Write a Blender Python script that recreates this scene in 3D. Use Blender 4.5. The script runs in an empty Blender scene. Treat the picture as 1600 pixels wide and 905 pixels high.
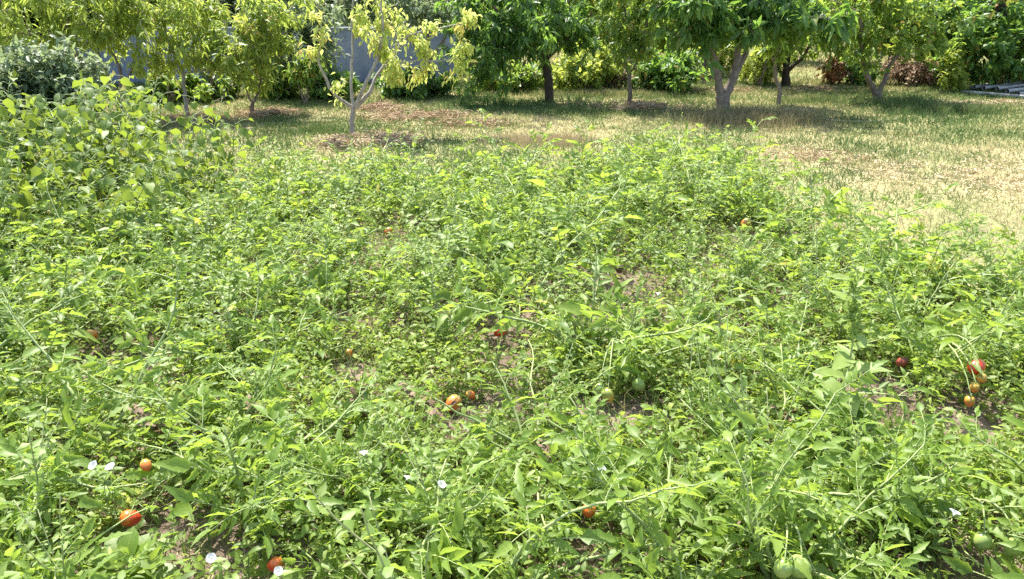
import bpy, math, random
import numpy as np
from mathutils import Vector, Matrix

# ------------------------------------------------------------------ camera, sky, sun, exposure
sc = bpy.context.scene
C = bpy.context.collection
CAM_H, PITCH, FPX = 1.6, math.radians(21.8), 1155.0
cd = bpy.data.cameras.new('camera')
cam = bpy.data.objects.new('camera', cd); C.objects.link(cam)
cam.location = (0, 0, CAM_H)
cam.rotation_euler = (math.radians(90) - PITCH, 0, 0)
cd.angle = 2 * math.atan(800 / FPX)
cd.clip_start, cd.clip_end = 0.05, 2000
sc.camera = cam

SUN_EL, SUN_AZ = math.radians(61), math.radians(-25)      # high, a little behind the orchard
world = bpy.data.worlds.new('World'); sc.world = world; world.use_nodes = True
wn = world.node_tree.nodes; wl = world.node_tree.links
sky = wn.new('ShaderNodeTexSky'); sky.sky_type = 'NISHITA'; sky.sun_disc = False
sky.sun_elevation = SUN_EL; sky.sun_rotation = SUN_AZ
sky.dust_density = 2.0
wn['Background'].inputs['Strength'].default_value = 0.15
wl.new(sky.outputs[0], wn['Background'].inputs['Color'])
sd = bpy.data.lights.new('sun', 'SUN'); sd.energy = 4.6; sd.angle = math.radians(0.55); sd.color = (1, 0.955, 0.87)
sun = bpy.data.objects.new('sun', sd); C.objects.link(sun)
tosun = Vector((math.sin(SUN_AZ) * math.cos(SUN_EL), math.cos(SUN_AZ) * math.cos(SUN_EL), math.sin(SUN_EL)))
sun.rotation_euler = tosun.to_track_quat('Z', 'Y').to_euler()
sun.location = (3, 4, 12)
vs = sc.view_settings
vs.view_transform = 'Standard'; vs.look = 'None'; vs.gamma = 1.0; vs.use_curve_mapping = False
vs.exposure = 1.5
cy = sc.cycles
cy.max_bounces = 9; cy.diffuse_bounces = 5; cy.glossy_bounces = 2; cy.transmission_bounces = 7; cy.transparent_max_bounces = 4
cy.use_denoising = False
cy.caustics_reflective = False; cy.caustics_refractive = False
cy.sample_clamp_indirect = 4

rng = np.random.default_rng(7)
random.seed(7)
PI = math.pi

# ------------------------------------------------------------------ helpers
def P(x, y, d):
    """point at forward distance d that a surveyor at the camera would sight at photo pixel (x, y)"""
    u = (x - 800) / FPX; v = -(y - 452.5) / FPX
    fy = math.cos(PITCH) + v * math.sin(PITCH)
    fz = -math.sin(PITCH) + v * math.cos(PITCH)
    return np.array((u / fy * d, d, CAM_H + fz / fy * d))

def G(x, y):
    u = (x - 800) / FPX; v = -(y - 452.5) / FPX
    fy = math.cos(PITCH) + v * math.sin(PITCH)
    fz = -math.sin(PITCH) + v * math.cos(PITCH)
    t = -CAM_H / fz
    return np.array((u * t, fy * t))

def to_px(x, y, z=0.0):
    x = np.asarray(x, float); y = np.asarray(y, float)
    c, s = math.cos(PITCH), math.sin(PITCH)
    f = y * c - (z - CAM_H) * s
    up = y * s + (z - CAM_H) * c
    return 800 + FPX * x / f, 452.5 - FPX * up / f

_perm = np.random.default_rng(3).random((256, 256))
def noise(x, y, s=1.0, o=0):
    x = np.asarray(x, float) / s + 37.7 + o * 17.3; y = np.asarray(y, float) / s + 51.3 + o * 29.1
    xi = np.floor(x).astype(int); yi = np.floor(y).astype(int)
    fx = x - xi; fy = y - yi
    fx = fx * fx * (3 - 2 * fx); fy = fy * fy * (3 - 2 * fy)
    a = _perm[xi % 256, yi % 256]; b = _perm[(xi + 1) % 256, yi % 256]
    c = _perm[xi % 256, (yi + 1) % 256]; d = _perm[(xi + 1) % 256, (yi + 1) % 256]
    return (a * (1 - fx) + b * fx) * (1 - fy) + (c * (1 - fx) + d * fx) * fy

def fbm(x, y, s=1.0, o=0):
    return 0.5 * noise(x, y, s, o) + 0.3 * noise(x, y, s / 2.1, o + 1) + 0.2 * noise(x, y, s / 4.3, o + 2)

def H(x, y):
    """height of the ground"""
    return 0.05 * (fbm(x, y, 1.6, 5) - 0.5) + 0.012 * (noise(x, y, 0.21, 9) - 0.5)

def nrm(a):
    a = np.asarray(a, float)
    return a / np.maximum(np.linalg.norm(a, axis=-1, keepdims=True), 1e-9)

class Geo:
    def __init__(s):
        s.V = []; s.T = []; s.Q = []; s.R = []; s.U = []; s.n = 0; s.TM = []; s.QM = []
    def add(s, V, T=None, Q=None, R=None, U=None, m=0):
        V = np.asarray(V, float).reshape(-1, 3); k = len(V)
        s.V.append(V)
        if T is not None and len(T):
            T = np.asarray(T, int).reshape(-1, 3) + s.n; s.T.append(T); s.TM.append(np.full(len(T), m))
        if Q is not None and len(Q):
            Q = np.asarray(Q, int).reshape(-1, 4) + s.n; s.Q.append(Q); s.QM.append(np.full(len(Q), m))
        s.R.append(np.full(k, 0.5) if R is None else np.broadcast_to(np.asarray(R, float), (k,)))
        s.U.append(np.zeros((k, 2)) if U is None else np.asarray(U, float))
        s.n += k
    def pack(s):
        """joined arrays"""
        V = np.concatenate(s.V); R = np.concatenate(s.R); U = np.concatenate(s.U)
        T = np.concatenate(s.T) if s.T else np.zeros((0, 3), int)
        Q = np.concatenate(s.Q) if s.Q else np.zeros((0, 4), int)
        TM = np.concatenate(s.TM) if s.TM else np.zeros(0, int)
        QM = np.concatenate(s.QM) if s.QM else np.zeros(0, int)
        return V, T, Q, R, U, TM, QM
    def add_packed(s, p, M, dr=0.0):
        V, T, Q, R, U, TM, QM = p
        M = np.asarray(M)
        s.V.append(V @ M[:3, :3].T + M[:3, 3])
        if len(T): s.T.append(T + s.n); s.TM.append(TM)
        if len(Q): s.Q.append(Q + s.n); s.QM.append(QM)
        s.R.append(np.clip(R + dr, 0, 1)); s.U.append(U); s.n += len(V)
    def mesh(s, name, mats, smooth=True):
        V, T, Q, R, U, TM, QM = s.pack()
        me = bpy.data.meshes.new(name)
        nt, nq = len(T), len(Q)
        me.vertices.add(len(V)); me.vertices.foreach_set('co', V.astype(np.float32).ravel())
        me.loops.add(nt * 3 + nq * 4)
        me.loops.foreach_set('vertex_index', np.concatenate([T.ravel(), Q.ravel()]).astype(np.int32))
        me.polygons.add(nt + nq)
        st = np.concatenate([np.arange(nt) * 3, nt * 3 + np.arange(nq) * 4]).astype(np.int32)
        me.polygons.foreach_set('loop_start', st)
        me.polygons.foreach_set('use_smooth', np.full(nt + nq, smooth))
        mats = mats if isinstance(mats, (list, tuple)) else [mats]
        for m in mats: me.materials.append(m)
        if len(mats) > 1: me.polygons.foreach_set('material_index', np.concatenate([TM, QM]).astype(np.int32))
        a = me.attributes.new('rnd', 'FLOAT', 'POINT'); a.data.foreach_set('value', R.astype(np.float32))
        a = me.attributes.new('leafuv', 'FLOAT2', 'POINT'); a.data.foreach_set('vector', U.astype(np.float32).ravel())
        me.update(calc_edges=True)
        return me

def strip(xs, ws, fold=0.25, wave=0.0):
    """leaf template along +x: midrib and two edges"""
    V = [(0, 0, 0)]; U = [(0, 0)]; T = []; Q = []
    for k, (x, w) in enumerate(zip(xs[1:-1], ws[1:-1])):
        wz = wave * (1 if k % 2 else -1)
        V += [(x, w, fold * w + wz), (x, 0, 0), (x, -w, fold * w - wz)]
        U += [(x, 1), (x, 0), (x, -1)]
    V.append((1, 0, 0)); U.append((1, 0)); m = len(xs) - 2; e = len(V) - 1
    T += [(0, 2, 1), (0, 3, 2)]
    for k in range(m - 1):
        a = 1 + 3 * k; b = a + 3
        Q += [(a, a + 1, b + 1, b), (a + 1, a + 2, b + 2, b + 1)]
    a = 1 + 3 * (m - 1)
    T += [(a, a + 1, e), (a + 1, a + 2, e)]
    return np.array(V, float), np.array(T), np.array(Q, int).reshape(-1, 4), np.array(U, float)

T_OV = strip([0, .12, .26, .4, .55, .72, 1], [0, .28, .5, .40, .43, .24, 0], .32, .04)
T_OV2 = strip([0, .3, .65, 1], [0, .46, .38, 0], .25)
T_CORD = strip([0, .06, .25, .5, .78, 1], [0, .38, .52, .46, .2, 0], .2, .03)
T_LAN = strip([0, .2, .5, .8, 1], [0, .38, .5, .26, 0], .3)
T_NAR = strip([0, .42, 1], [0, .5, 0], .3)
T_LOB = strip([0, .1, .26, .36, .52, .62, .78, 1], [0, .24, .5, .40, .46, .30, .22, 0], .42, .04)
T_LOB2 = strip([0, .25, .42, .62, 1], [0, .5, .40, .38, 0], .42, .04)
T_RHO = strip([0, .18, .4, .55, .75, 1], [0, .16, .5, .36, .22, 0], .25, .02)

def leaves(g, tm, pos, dr, up, L, W, rnd, curl=0.15, m=0):
    """N leaves at once; W is the full width as a share of the length"""
    V, T, Q, U = tm
    pos = np.asarray(pos, float).reshape(-1, 3); N = len(pos)
    if N == 0: return
    X = nrm(np.broadcast_to(dr, (N, 3))); up = np.broadcast_to(up, (N, 3))
    Y = nrm(np.cross(up, X)); Z = np.cross(X, Y)
    L = np.broadcast_to(L, (N,))[:, None]; W = np.broadcast_to(W, (N,))[:, None]; curl = np.broadcast_to(curl, (N,))[:, None]
    lx = V[None, :, 0] * L; ly = V[None, :, 1] * L * W
    lz = V[None, :, 2] * L * W - curl * L * V[None, :, 0] ** 2
    out = pos[:, None, :] + lx[..., None] * X[:, None, :] + ly[..., None] * Y[:, None, :] + lz[..., None] * Z[:, None, :]
    k = len(V); off = (np.arange(N) * k)[:, None, None]
    g.add(out.reshape(-1, 3), (T[None] + off).reshape(-1, 3) if len(T) else None, (Q[None] + off).reshape(-1, 4) if len(Q) else None,
          np.repeat(np.broadcast_to(rnd, (N,)), k), np.tile(U, (N, 1)), m)

def tube(g, pts, rad, n=5, rnd=0.5, m=0, cap=True):
    pts = np.asarray(pts, float); k = len(pts); rad = np.broadcast_to(rad, (k,))
    t = nrm(np.gradient(pts, axis=0))
    ref = np.array((0.31, 0.17, 0.93)); mean = nrm(pts[-1] - pts[0])
    if abs(mean @ nrm(ref)) > 0.8: ref = np.array((0.9, -0.3, 0.1))
    a = nrm(np.cross(t, ref)); b = np.cross(t, a)
    th = np.arange(n) / n * 2 * PI
    ring = a[:, None, :] * np.cos(th)[None, :, None] + b[:, None, :] * np.sin(th)[None, :, None]
    V = (pts[:, None, :] + ring * rad[:, None, None]).reshape(-1, 3)
    i = np.arange(k - 1)[:, None] * n; j = np.arange(n)[None, :]; jn = (j + 1) % n
    Q = np.stack([i + j, i + jn, i + n + jn, i + n + j], -1).reshape(-1, 4)
    L = np.linspace(0, 1, k)
    T = []
    if cap:
        V = np.concatenate([V, pts[-1:] + t[-1:] * rad[-1] * 0.6])
        e = len(V) - 1; o = (k - 1) * n
        T = [(o + q, o + (q + 1) % n, e) for q in range(n)]
    U = np.zeros((len(V), 2)); U[:k * n, 0] = np.repeat(L, n); U[:, 1] = 1
    g.add(V, T, Q, rnd, U, m)

def bez(a, b, c, n):
    t = np.linspace(0, 1, n)[:, None]
    return (1 - t) ** 2 * np.asarray(a) + 2 * t * (1 - t) * np.asarray(b) + t * t * np.asarray(c)

def rand_dirs(n, r=None):
    v = (r or rng).normal(size=(n, 3)); return nrm(v)

def link(name, me, parent=None, M=None):
    o = bpy.data.objects.new(name, me); C.objects.link(o)
    if parent is not None: o.parent = parent
    if M is not None: o.matrix_basis = M
    return o
def tag(o, label=None, cat=None, group=None, kind=None):
    if label: o['label'] = label
    if cat: o['category'] = cat
    if group: o['group'] = group
    if kind: o['kind'] = kind
    return o
def empty(name, loc, rz=0, s=1.0):
    o = bpy.data.objects.new(name, None); C.objects.link(o)
    o.location = loc; o.rotation_euler = (0, 0, rz); o.scale = (s, s, s); o.empty_display_size = 0.1
    return o

# ------------------------------------------------------------------ materials
def newmat(name):
    m = bpy.data.materials.new(name); m.use_nodes = True
    nt = m.node_tree; nt.nodes.clear()
    return m, nt.nodes, nt.links

def leaf_mat(name, cols, trans, tf=0.42, rough=0.45, vein=0.35, var=0.25, spec=0.5):
    """cols: colours along the leaf-to-leaf variation; trans: tint of the light shining through"""
    m, n, l = newmat(name)
    out = n.new('ShaderNodeOutputMaterial')
    at = n.new('ShaderNodeAttribute'); at.attribute_name = 'rnd'
    oi = n.new('ShaderNodeObjectInfo')
    add = n.new('ShaderNodeMath'); add.operation = 'MULTIPLY_ADD'
    l.new(oi.outputs['Random'], add.inputs[0]); add.inputs[1].default_value = var; l.new(at.outputs['Fac'], add.inputs[2])
    sub = n.new('ShaderNodeMath'); sub.operation = 'SUBTRACT'; l.new(add.outputs[0], sub.inputs[0]); sub.inputs[1].default_value = var / 2
    ra = n.new('ShaderNodeValToRGB'); el = ra.color_ramp.elements
    while len(el) < len(cols): el.new(0.5)
    for e, (p, c) in zip(el, cols): e.position = p; e.color = (*c, 1)
    l.new(sub.outputs[0], ra.inputs[0])
    # blotches on the blade
    tc = n.new('ShaderNodeTexCoord'); nz = n.new('ShaderNodeTexNoise'); nz.inputs['Scale'].default_value = 38; nz.inputs['Detail'].default_value = 2
    l.new(tc.outputs['Object'], nz.inputs['Vector'])
    mr = n.new('ShaderNodeMapRange'); mr.inputs['From Min'].default_value = .3; mr.inputs['From Max'].default_value = .7
    mr.inputs['To Min'].default_value = .78; mr.inputs['To Max'].default_value = 1.2
    l.new(nz.outputs[0], mr.inputs[0])
    hv = n.new('ShaderNodeHueSaturation'); l.new(mr.outputs[0], hv.inputs['Value']); l.new(ra.outputs[0], hv.inputs['Color'])
    # paler midrib
    uv = n.new('ShaderNodeAttribute'); uv.attribute_name = 'leafuv'
    sx = n.new('ShaderNodeSeparateXYZ'); l.new(uv.outputs['Vector'], sx.inputs[0])
    ab = n.new('ShaderNodeMath'); ab.operation = 'ABSOLUTE'; l.new(sx.outputs['Y'], ab.inputs[0])
    mv = n.new('ShaderNodeMapRange'); mv.inputs['From Max'].default_value = .16; mv.inputs['To Min'].default_value = vein; mv.inputs['To Max'].default_value = 0
    l.new(ab.outputs[0], mv.inputs[0])
    mx = n.new('ShaderNodeMix'); mx.data_type = 'RGBA'; l.new(mv.outputs[0], mx.inputs['Factor'])
    l.new(hv.outputs[0], mx.inputs['A']); mx.inputs['B'].default_value = (.27, .35, .09, 1)
    pb = n.new('ShaderNodeBsdfPrincipled'); l.new(mx.outputs['Result'], pb.inputs['Base Color'])
    pb.inputs['Roughness'].default_value = rough; pb.inputs['Specular IOR Level'].default_value = spec
    tr = n.new('ShaderNodeBsdfTranslucent')
    mt = n.new('ShaderNodeMix'); mt.data_type = 'RGBA'; mt.blend_type = 'MULTIPLY'; mt.inputs['Factor'].default_value = 1
    gain = n.new('ShaderNodeMix'); gain.data_type = 'RGBA'; gain.inputs['Factor'].default_value = .55
    l.new(ra.outputs[0], gain.inputs['A']); gain.inputs['B'].default_value = (*trans, 1)
    l.new(gain.outputs['Result'], tr.inputs['Color'])
    n.remove(mt)
    ms = n.new('ShaderNodeMixShader'); ms.inputs[0].default_value = tf
    l.new(pb.outputs[0], ms.inputs[1]); l.new(tr.outputs[0], ms.inputs[2]); l.new(ms.outputs[0], out.inputs[0])
    return m

def solid_mat(name, c1, c2, scale=20, rough=.7, bump=0.0, stretch=(1, 1, 1), spec=.3, detail=4):
    m, n, l = newmat(name)
    out = n.new('ShaderNodeOutputMaterial'); pb = n.new('ShaderNodeBsdfPrincipled')
    tc = n.new('ShaderNodeTexCoord'); mp = n.new('ShaderNodeMapping'); mp.inputs['Scale'].default_value = stretch
    l.new(tc.outputs['Object'], mp.inputs[0])
    nz = n.new('ShaderNodeTexNoise'); nz.inputs['Scale'].default_value = scale; nz.inputs['Detail'].default_value = detail
    l.new(mp.outputs[0], nz.inputs['Vector'])
    ra = n.new('ShaderNodeValToRGB'); ra.color_ramp.elements[0].position = .32; ra.color_ramp.elements[1].position = .68
    ra.color_ramp.elements[0].color = (*c1, 1); ra.color_ramp.elements[1].color = (*c2, 1)
    l.new(nz.outputs[0], ra.inputs[0]); l.new(ra.outputs[0], pb.inputs['Base Color'])
    pb.inputs['Roughness'].default_value = rough; pb.inputs['Specular IOR Level'].default_value = spec
    if bump:
        bp = n.new('ShaderNodeBump'); bp.inputs['Strength'].default_value = bump; bp.inputs['Distance'].default_value = .01
        l.new(nz.outputs[0], bp.inputs['Height']); l.new(bp.outputs[0], pb.inputs['Normal'])
    l.new(pb.outputs[0], out.inputs[0])
    return m

def ramp_mat(name, cols, rough=.75, tf=0.0, spec=.2):
    """colour straight from each blade's own tint"""
    m, n, l = newmat(name)
    out = n.new('ShaderNodeOutputMaterial'); pb = n.new('ShaderNodeBsdfPrincipled')
    at = n.new('ShaderNodeAttribute'); at.attribute_name = 'rnd'
    ra = n.new('ShaderNodeValToRGB'); el = ra.color_ramp.elements
    while len(el) < len(cols): el.new(0.5)
    for e, (p, c) in zip(el, cols): e.position = p; e.color = (*c, 1)
    l.new(at.outputs['Fac'], ra.inputs[0]); l.new(ra.outputs[0], pb.inputs['Base Color'])
    pb.inputs['Roughness'].default_value = rough; pb.inputs['Specular IOR Level'].default_value = spec
    if tf:
        tr = n.new('ShaderNodeBsdfTranslucent'); l.new(ra.outputs[0], tr.inputs[0])
        ms = n.new('ShaderNodeMixShader'); ms.inputs[0].default_value = tf
        l.new(pb.outputs[0], ms.inputs[1]); l.new(tr.outputs[0], ms.inputs[2]); l.new(ms.outputs[0], out.inputs[0])
    else: l.new(pb.outputs[0], out.inputs[0])
    return m

YG = (.42, .52, .06)
M_TOM = leaf_mat('tomato_leaf', [(0, (.085, .155, .026)), (.45, (.16, .25, .04)), (.85, (.24, .325, .055)), (.99, (.40, .37, .05))], (.54, .71, .085), .47, .48, spec=.42)
M_LAMB = leaf_mat('goosefoot_leaf', [(0, (.11, .18, .038)), (.5, (.185, .275, .06)), (.9, (.275, .355, .095)), (1, (.38, .385, .10))], (.54, .69, .12), .46, .50, spec=.42)
M_NIGHT = leaf_mat('nightshade_leaf', [(0, (.058, .125, .022)), (.5, (.135, .22, .032)), (.9, (.25, .325, .04)), (1, (.46, .41, .045))], (.55, .72, .07), .47, .44, spec=.42)
M_COVER = leaf_mat('cover_leaf', [(0, (.09, .155, .028)), (.5, (.18, .26, .042)), (.85, (.28, .345, .062)), (1, (.46, .40, .12))], (.54, .68, .085), .44, .5, vein=0, spec=.4)
M_BEAN = leaf_mat('bean_leaf', [(0, (.045, .09, .018)), (.45, (.10, .165, .03)), (.8, (.18, .25, .045)), (.95, (.32, .32, .06)), (1, (.40, .22, .07))], (.46, .58, .05), .40, .52, spec=.36)
M_GREY = leaf_mat('grey_leaf', [(0, (.10, .15, .08)), (.5, (.16, .22, .11)), (1, (.24, .30, .16))], (.42, .52, .20), .40, .48, vein=.1)
M_PEACH = leaf_mat('peach_leaf', [(0, (.12, .19, .04)), (.5, (.205, .29, .06)), (.88, (.30, .36, .08)), (1, (.46, .35, .08))], (.64, .76, .12), .52, .42, vein=.1, spec=.3)
M_YEL = leaf_mat('yellow_leaf', [(0, (.24, .34, .07)), (.4, (.40, .48, .10)), (.8, (.55, .55, .15)), (1, (.58, .38, .10))], (.76, .82, .22), .50, .45, vein=.2, spec=.3)
M_DARK = leaf_mat('dark_leaf', [(0, (.045, .105, .03)), (.5, (.08, .165, .042)), (.9, (.14, .24, .06)), (1, (.32, .19, .06))], (.38, .62, .07), .45, .42, vein=.12, spec=.3)
M_MID = leaf_mat('mid_leaf', [(0, (.07, .14, .035)), (.5, (.13, .22, .05)), (.9, (.21, .30, .07)), (1, (.38, .26, .07))], (.54, .72, .08), .47, .42, vein=.12, spec=.3)
M_BRIGHT = leaf_mat('bright_leaf', [(0, (.13, .20, .04)), (.5, (.23, .31, .06)), (1, (.36, .40, .09))], (.68, .76, .12), .48, .45, vein=.12, spec=.28)
M_RED = leaf_mat('russet_leaf', [(0, (.12, .14, .05)), (.5, (.24, .15, .07)), (1, (.38, .11, .07))], (.50, .28, .12), .38, .5, vein=.1)
M_BROWN = leaf_mat('dead_leaf', [(0, (.14, .09, .055)), (.5, (.24, .16, .10)), (1, (.36, .26, .17))], (.34, .22, .13), .30, .7, vein=.1)
M_STEM = solid_mat('green_stem', (.22, .29, .09), (.34, .39, .17), 60, .5, .1)
M_STEM2 = solid_mat('pale_stem', (.27, .30, .12), (.40, .40, .21), 60, .55, .1)
M_BARK = solid_mat('brown_bark', (.10, .075, .055), (.22, .17, .13), 34, .85, .7, (1, 1, .25))
M_GBARK = solid_mat('grey_bark', (.13, .10, .08), (.27, .215, .17), 34, .8, .6, (1, 1, .3))
M_PBARK = solid_mat('pale_bark', (.22, .19, .16), (.40, .36, .31), 34, .8, .6, (1, 1, .3))
M_DBARK = solid_mat('dark_bark', (.035, .025, .02), (.085, .06, .045), 34, .9, .7, (1, 1, .3))
M_STRAW = ramp_mat('straw', [(0, (.22, .13, .08)), (.35, (.36, .24, .15)), (.65, (.48, .37, .22)), (1, (.60, .52, .32))], .8)
M_GRASS = ramp_mat('grass_blade', [(0, (.06, .12, .03)), (.3, (.14, .20, .06)), (.55, (.27, .28, .11)), (.8, (.46, .39, .20)), (1, (.58, .49, .29))], .6, .3)
M_TALL = ramp_mat('tall_grass_blade', [(0, (.13, .15, .06)), (.5, (.26, .22, .11)), (1, (.46, .37, .21))], .65, .25)

def tomato_mat(name, a, b, c):
    m, n, l = newmat(name)
    out = n.new('ShaderNodeOutputMaterial'); pb = n.new('ShaderNodeBsdfPrincipled')
    tc = n.new('ShaderNodeTexCoord'); sx = n.new('ShaderNodeSeparateXYZ'); l.new(tc.outputs['Generated'], sx.inputs[0])
    nz = n.new('ShaderNodeTexNoise'); nz.inputs['Scale'].default_value = 3.5; l.new(tc.outputs['Generated'], nz.inputs['Vector'])
    ad = n.new('ShaderNodeMath'); ad.operation = 'MULTIPLY_ADD'; l.new(nz.outputs[0], ad.inputs[0]); ad.inputs[1].default_value = .6; l.new(sx.outputs['Z'], ad.inputs[2])
    ra = n.new('ShaderNodeValToRGB'); el = ra.color_ramp.elements; el.new(.5)
    for e, p, col in zip(el, (.35, .8, 1.25), (a, b, c)): e.position = min(p, 1); e.color = (*col, 1)
    l.new(ad.outputs[0], ra.inputs[0]); l.new(ra.outputs[0], pb.inputs['Base Color'])
    pb.inputs['Roughness'].default_value = .22; pb.inputs['Specular IOR Level'].default_value = .5
    pb.inputs['Subsurface Weight'].default_value = .12; pb.inputs['Subsurface Radius'].default_value = (.02, .008, .004)
    l.new(pb.outputs[0], out.inputs[0]); return m
M_TRED = tomato_mat('ripe_red', (.55, .045, .02), (.62, .07, .02), (.66, .16, .03))
M_TORA = tomato_mat('half_ripe', (.62, .14, .03), (.62, .20, .04), (.50, .30, .06))
M_TYEL = tomato_mat('turning_yellow', (.60, .36, .06), (.50, .40, .08), (.32, .36, .09))
M_TGRN = tomato_mat('unripe_green', (.34, .40, .12), (.38, .44, .14), (.28, .37, .10))
M_TDRK = tomato_mat('withered_red', (.20, .035, .02), (.28, .06, .03), (.12, .05, .03))

def m_flower():
    m, n, l = newmat('white_petal')
    out = n.new('ShaderNodeOutputMaterial'); pb = n.new('ShaderNodeBsdfPrincipled'); tr = n.new('ShaderNodeBsdfTranslucent')
    pb.inputs['Base Color'].default_value = (.72, .70, .69, 1); pb.inputs['Roughness'].default_value = .6
    tr.inputs[0].default_value = (.8, .78, .76, 1); ms = n.new('ShaderNodeMixShader'); ms.inputs[0].default_value = .35
    l.new(pb.outputs[0], ms.inputs[1]); l.new(tr.outputs[0], ms.inputs[2]); l.new(ms.outputs[0], out.inputs[0]); return m
M_FLOWER = m_flower()

def ground_material(name, stops, s1, s2, rough=.95, bump=.5):
    m, n, l = newmat(name)
    out = n.new('ShaderNodeOutputMaterial'); pb = n.new('ShaderNodeBsdfPrincipled')
    tc = n.new('ShaderNodeTexCoord')
    a = n.new('ShaderNodeTexNoise'); a.inputs['Scale'].default_value = s1; a.inputs['Detail'].default_value = 5
    b = n.new('ShaderNodeTexNoise'); b.inputs['Scale'].default_value = s2; b.inputs['Detail'].default_value = 6; b.inputs['Roughness'].default_value = .7
    l.new(tc.outputs['Object'], a.inputs['Vector']); l.new(tc.outputs['Object'], b.inputs['Vector'])
    mx = n.new('ShaderNodeMath'); mx.operation = 'MULTIPLY_ADD'; l.new(b.outputs[0], mx.inputs[0]); mx.inputs[1].default_value = .6
    sc_ = n.new('ShaderNodeMath'); sc_.operation = 'MULTIPLY'; l.new(a.outputs[0], sc_.inputs[0]); sc_.inputs[1].default_value = .6
    l.new(sc_.outputs[0], mx.inputs[2])
    ra = n.new('ShaderNodeValToRGB'); el = ra.color_ramp.elements
    while len(el) < len(stops): el.new(.5)
    for e, (p, c) in zip(el, stops): e.position = p; e.color = (*c, 1)
    l.new(mx.outputs[0], ra.inputs[0]); l.new(ra.outputs[0], pb.inputs['Base Color'])
    pb.inputs['Roughness'].default_value = rough; pb.inputs['Specular IOR Level'].default_value = .1
    bp = n.new('ShaderNodeBump'); bp.inputs['Strength'].default_value = bump; bp.inputs['Distance'].default_value = .02
    l.new(b.outputs[0], bp.inputs['Height']); l.new(bp.outputs[0], pb.inputs['Normal'])
    l.new(pb.outputs[0], out.inputs[0]); return m
M_GROUND = ground_material('dry_lawn', [(.40, (.12, .15, .055)), (.55, (.22, .22, .095)), (.68, (.33, .28, .15)), (.82, (.28, .21, .125))], .7, 22)
M_SOIL = ground_material('bed_soil', [(.42, (.065, .05, .034)), (.58, (.14, .105, .075)), (.72, (.25, .195, .145)), (.85, (.34, .28, .22))], 2.2, 40, .95, .9)
# ------------------------------------------------------------------ the setting: ground, bed
def ground_sheet():
    g = Geo()
    xs = np.concatenate([[-400, -120, -50], np.arange(-24, 24.01, .2), [50, 120, 400]])
    ys = np.concatenate([[-60, -12], np.arange(-2, 26.01, .2), [50, 140, 600]])
    X, Y = np.meshgrid(xs, ys, indexing='ij'); Z = H(X, Y)
    far = (abs(X) > 26) | (Y > 28) | (Y < -4); Z[far] = 0
    nx, ny = X.shape; I = np.arange(nx * ny).reshape(nx, ny)
    Q = np.stack([I[:-1, :-1], I[1:, :-1], I[1:, 1:], I[:-1, 1:]], -1).reshape(-1, 4)
    g.add(np.stack([X, Y, Z], -1).reshape(-1, 3), None, Q)
    return g.mesh('ground', M_GROUND)
tag(link('ground', ground_sheet()), 'dry yellow green orchard lawn reaching back under the trees', 'ground', kind='structure')

BED_PX = [(372, 336), (385, 302), (470, 288), (560, 284), (700, 286), (780, 292), (900, 284), (985, 262), (1075, 258), (1130, 285), (1210, 340), (1310, 386),
          (1430, 420), (1600, 470), (1800, 530)]
BED = [G(*p) for p in BED_PX] + [np.array((2.9, 1.0)), np.array((-2.9, 1.0)), np.array((-4.6, 4.3)), np.array((-3.7, 5.0)), np.array((-2.9, 5.3))]
BED = np.array(BED)
def in_poly(x, y, poly):
    x = np.asarray(x); y = np.asarray(y); c = np.zeros(x.shape, bool); j = len(poly) - 1
    for i in range(len(poly)):
        xi, yi = poly[i]; xj, yj = poly[j]
        hit = ((yi > y) != (yj > y)) & (x < (xj - xi) * (y - yi) / (yj - yi + 1e-12) + xi)
        c ^= hit; j = i
    return c
# bare spots in the bed: photo position, radius in metres
BARE = [(*G(815, 640), .14), (*G(805, 590), .10), (*G(790, 548), .12), (*G(1370, 618), .15), (*G(1395, 655), .13), (*G(1530, 885), .15), (*G(650, 480), .09), (*G(335, 880), .12),
        (*G(510, 330), .18), (*G(870, 680), .07), (*G(1050, 300), .2)]
def bare(x, y, k=1.0):
    x = np.asarray(x); y = np.asarray(y); r = np.zeros(x.shape, bool)
    for bx, by, br in BARE: r |= (x - bx) ** 2 + (y - by) ** 2 < (br * k * (.8 + .5 * noise(x, y, .15, 4))) ** 2
    return r

def bed_sheet():
    g = Geo(); st = .1
    xs = np.arange(-6, 6.01, st); ys = np.arange(.6, 9.6, st)
    X, Y = np.meshgrid(xs, ys, indexing='ij')
    inside = in_poly(X + .25 * (noise(X, Y, .5, 2) - .5), Y + .3 * (noise(X, Y, .5, 8) - .5), BED)
    Z = H(X, Y) + .006 + .03 * (noise(X, Y, .12, 6) - .3) * inside
    edge = inside.copy(); edge[1:-1, 1:-1] = inside[1:-1, 1:-1] & inside[2:, 1:-1] & inside[:-2, 1:-1] & inside[1:-1, 2:] & inside[1:-1, :-2]
    Z[~edge] = H(X, Y)[~edge] - .004
    nx, ny = X.shape; I = np.arange(nx * ny).reshape(nx, ny)
    ok = inside[:-1, :-1] | inside[1:, :-1] | inside[1:, 1:] | inside[:-1, 1:]
    Q = np.stack([I[:-1, :-1], I[1:, :-1], I[1:, 1:], I[:-1, 1:]], -1)[ok]
    used = np.unique(Q); mp = np.full(nx * ny, -1); mp[used] = np.arange(len(used))
    g.add(np.stack([X, Y, Z], -1).reshape(-1, 3)[used], None, mp[Q])
    return g.mesh('soil_bed', M_SOIL)
tag(link('soil_bed', bed_sheet()), 'bare tan soil of the vegetable bed between the plants', 'soil', kind='structure')

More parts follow.
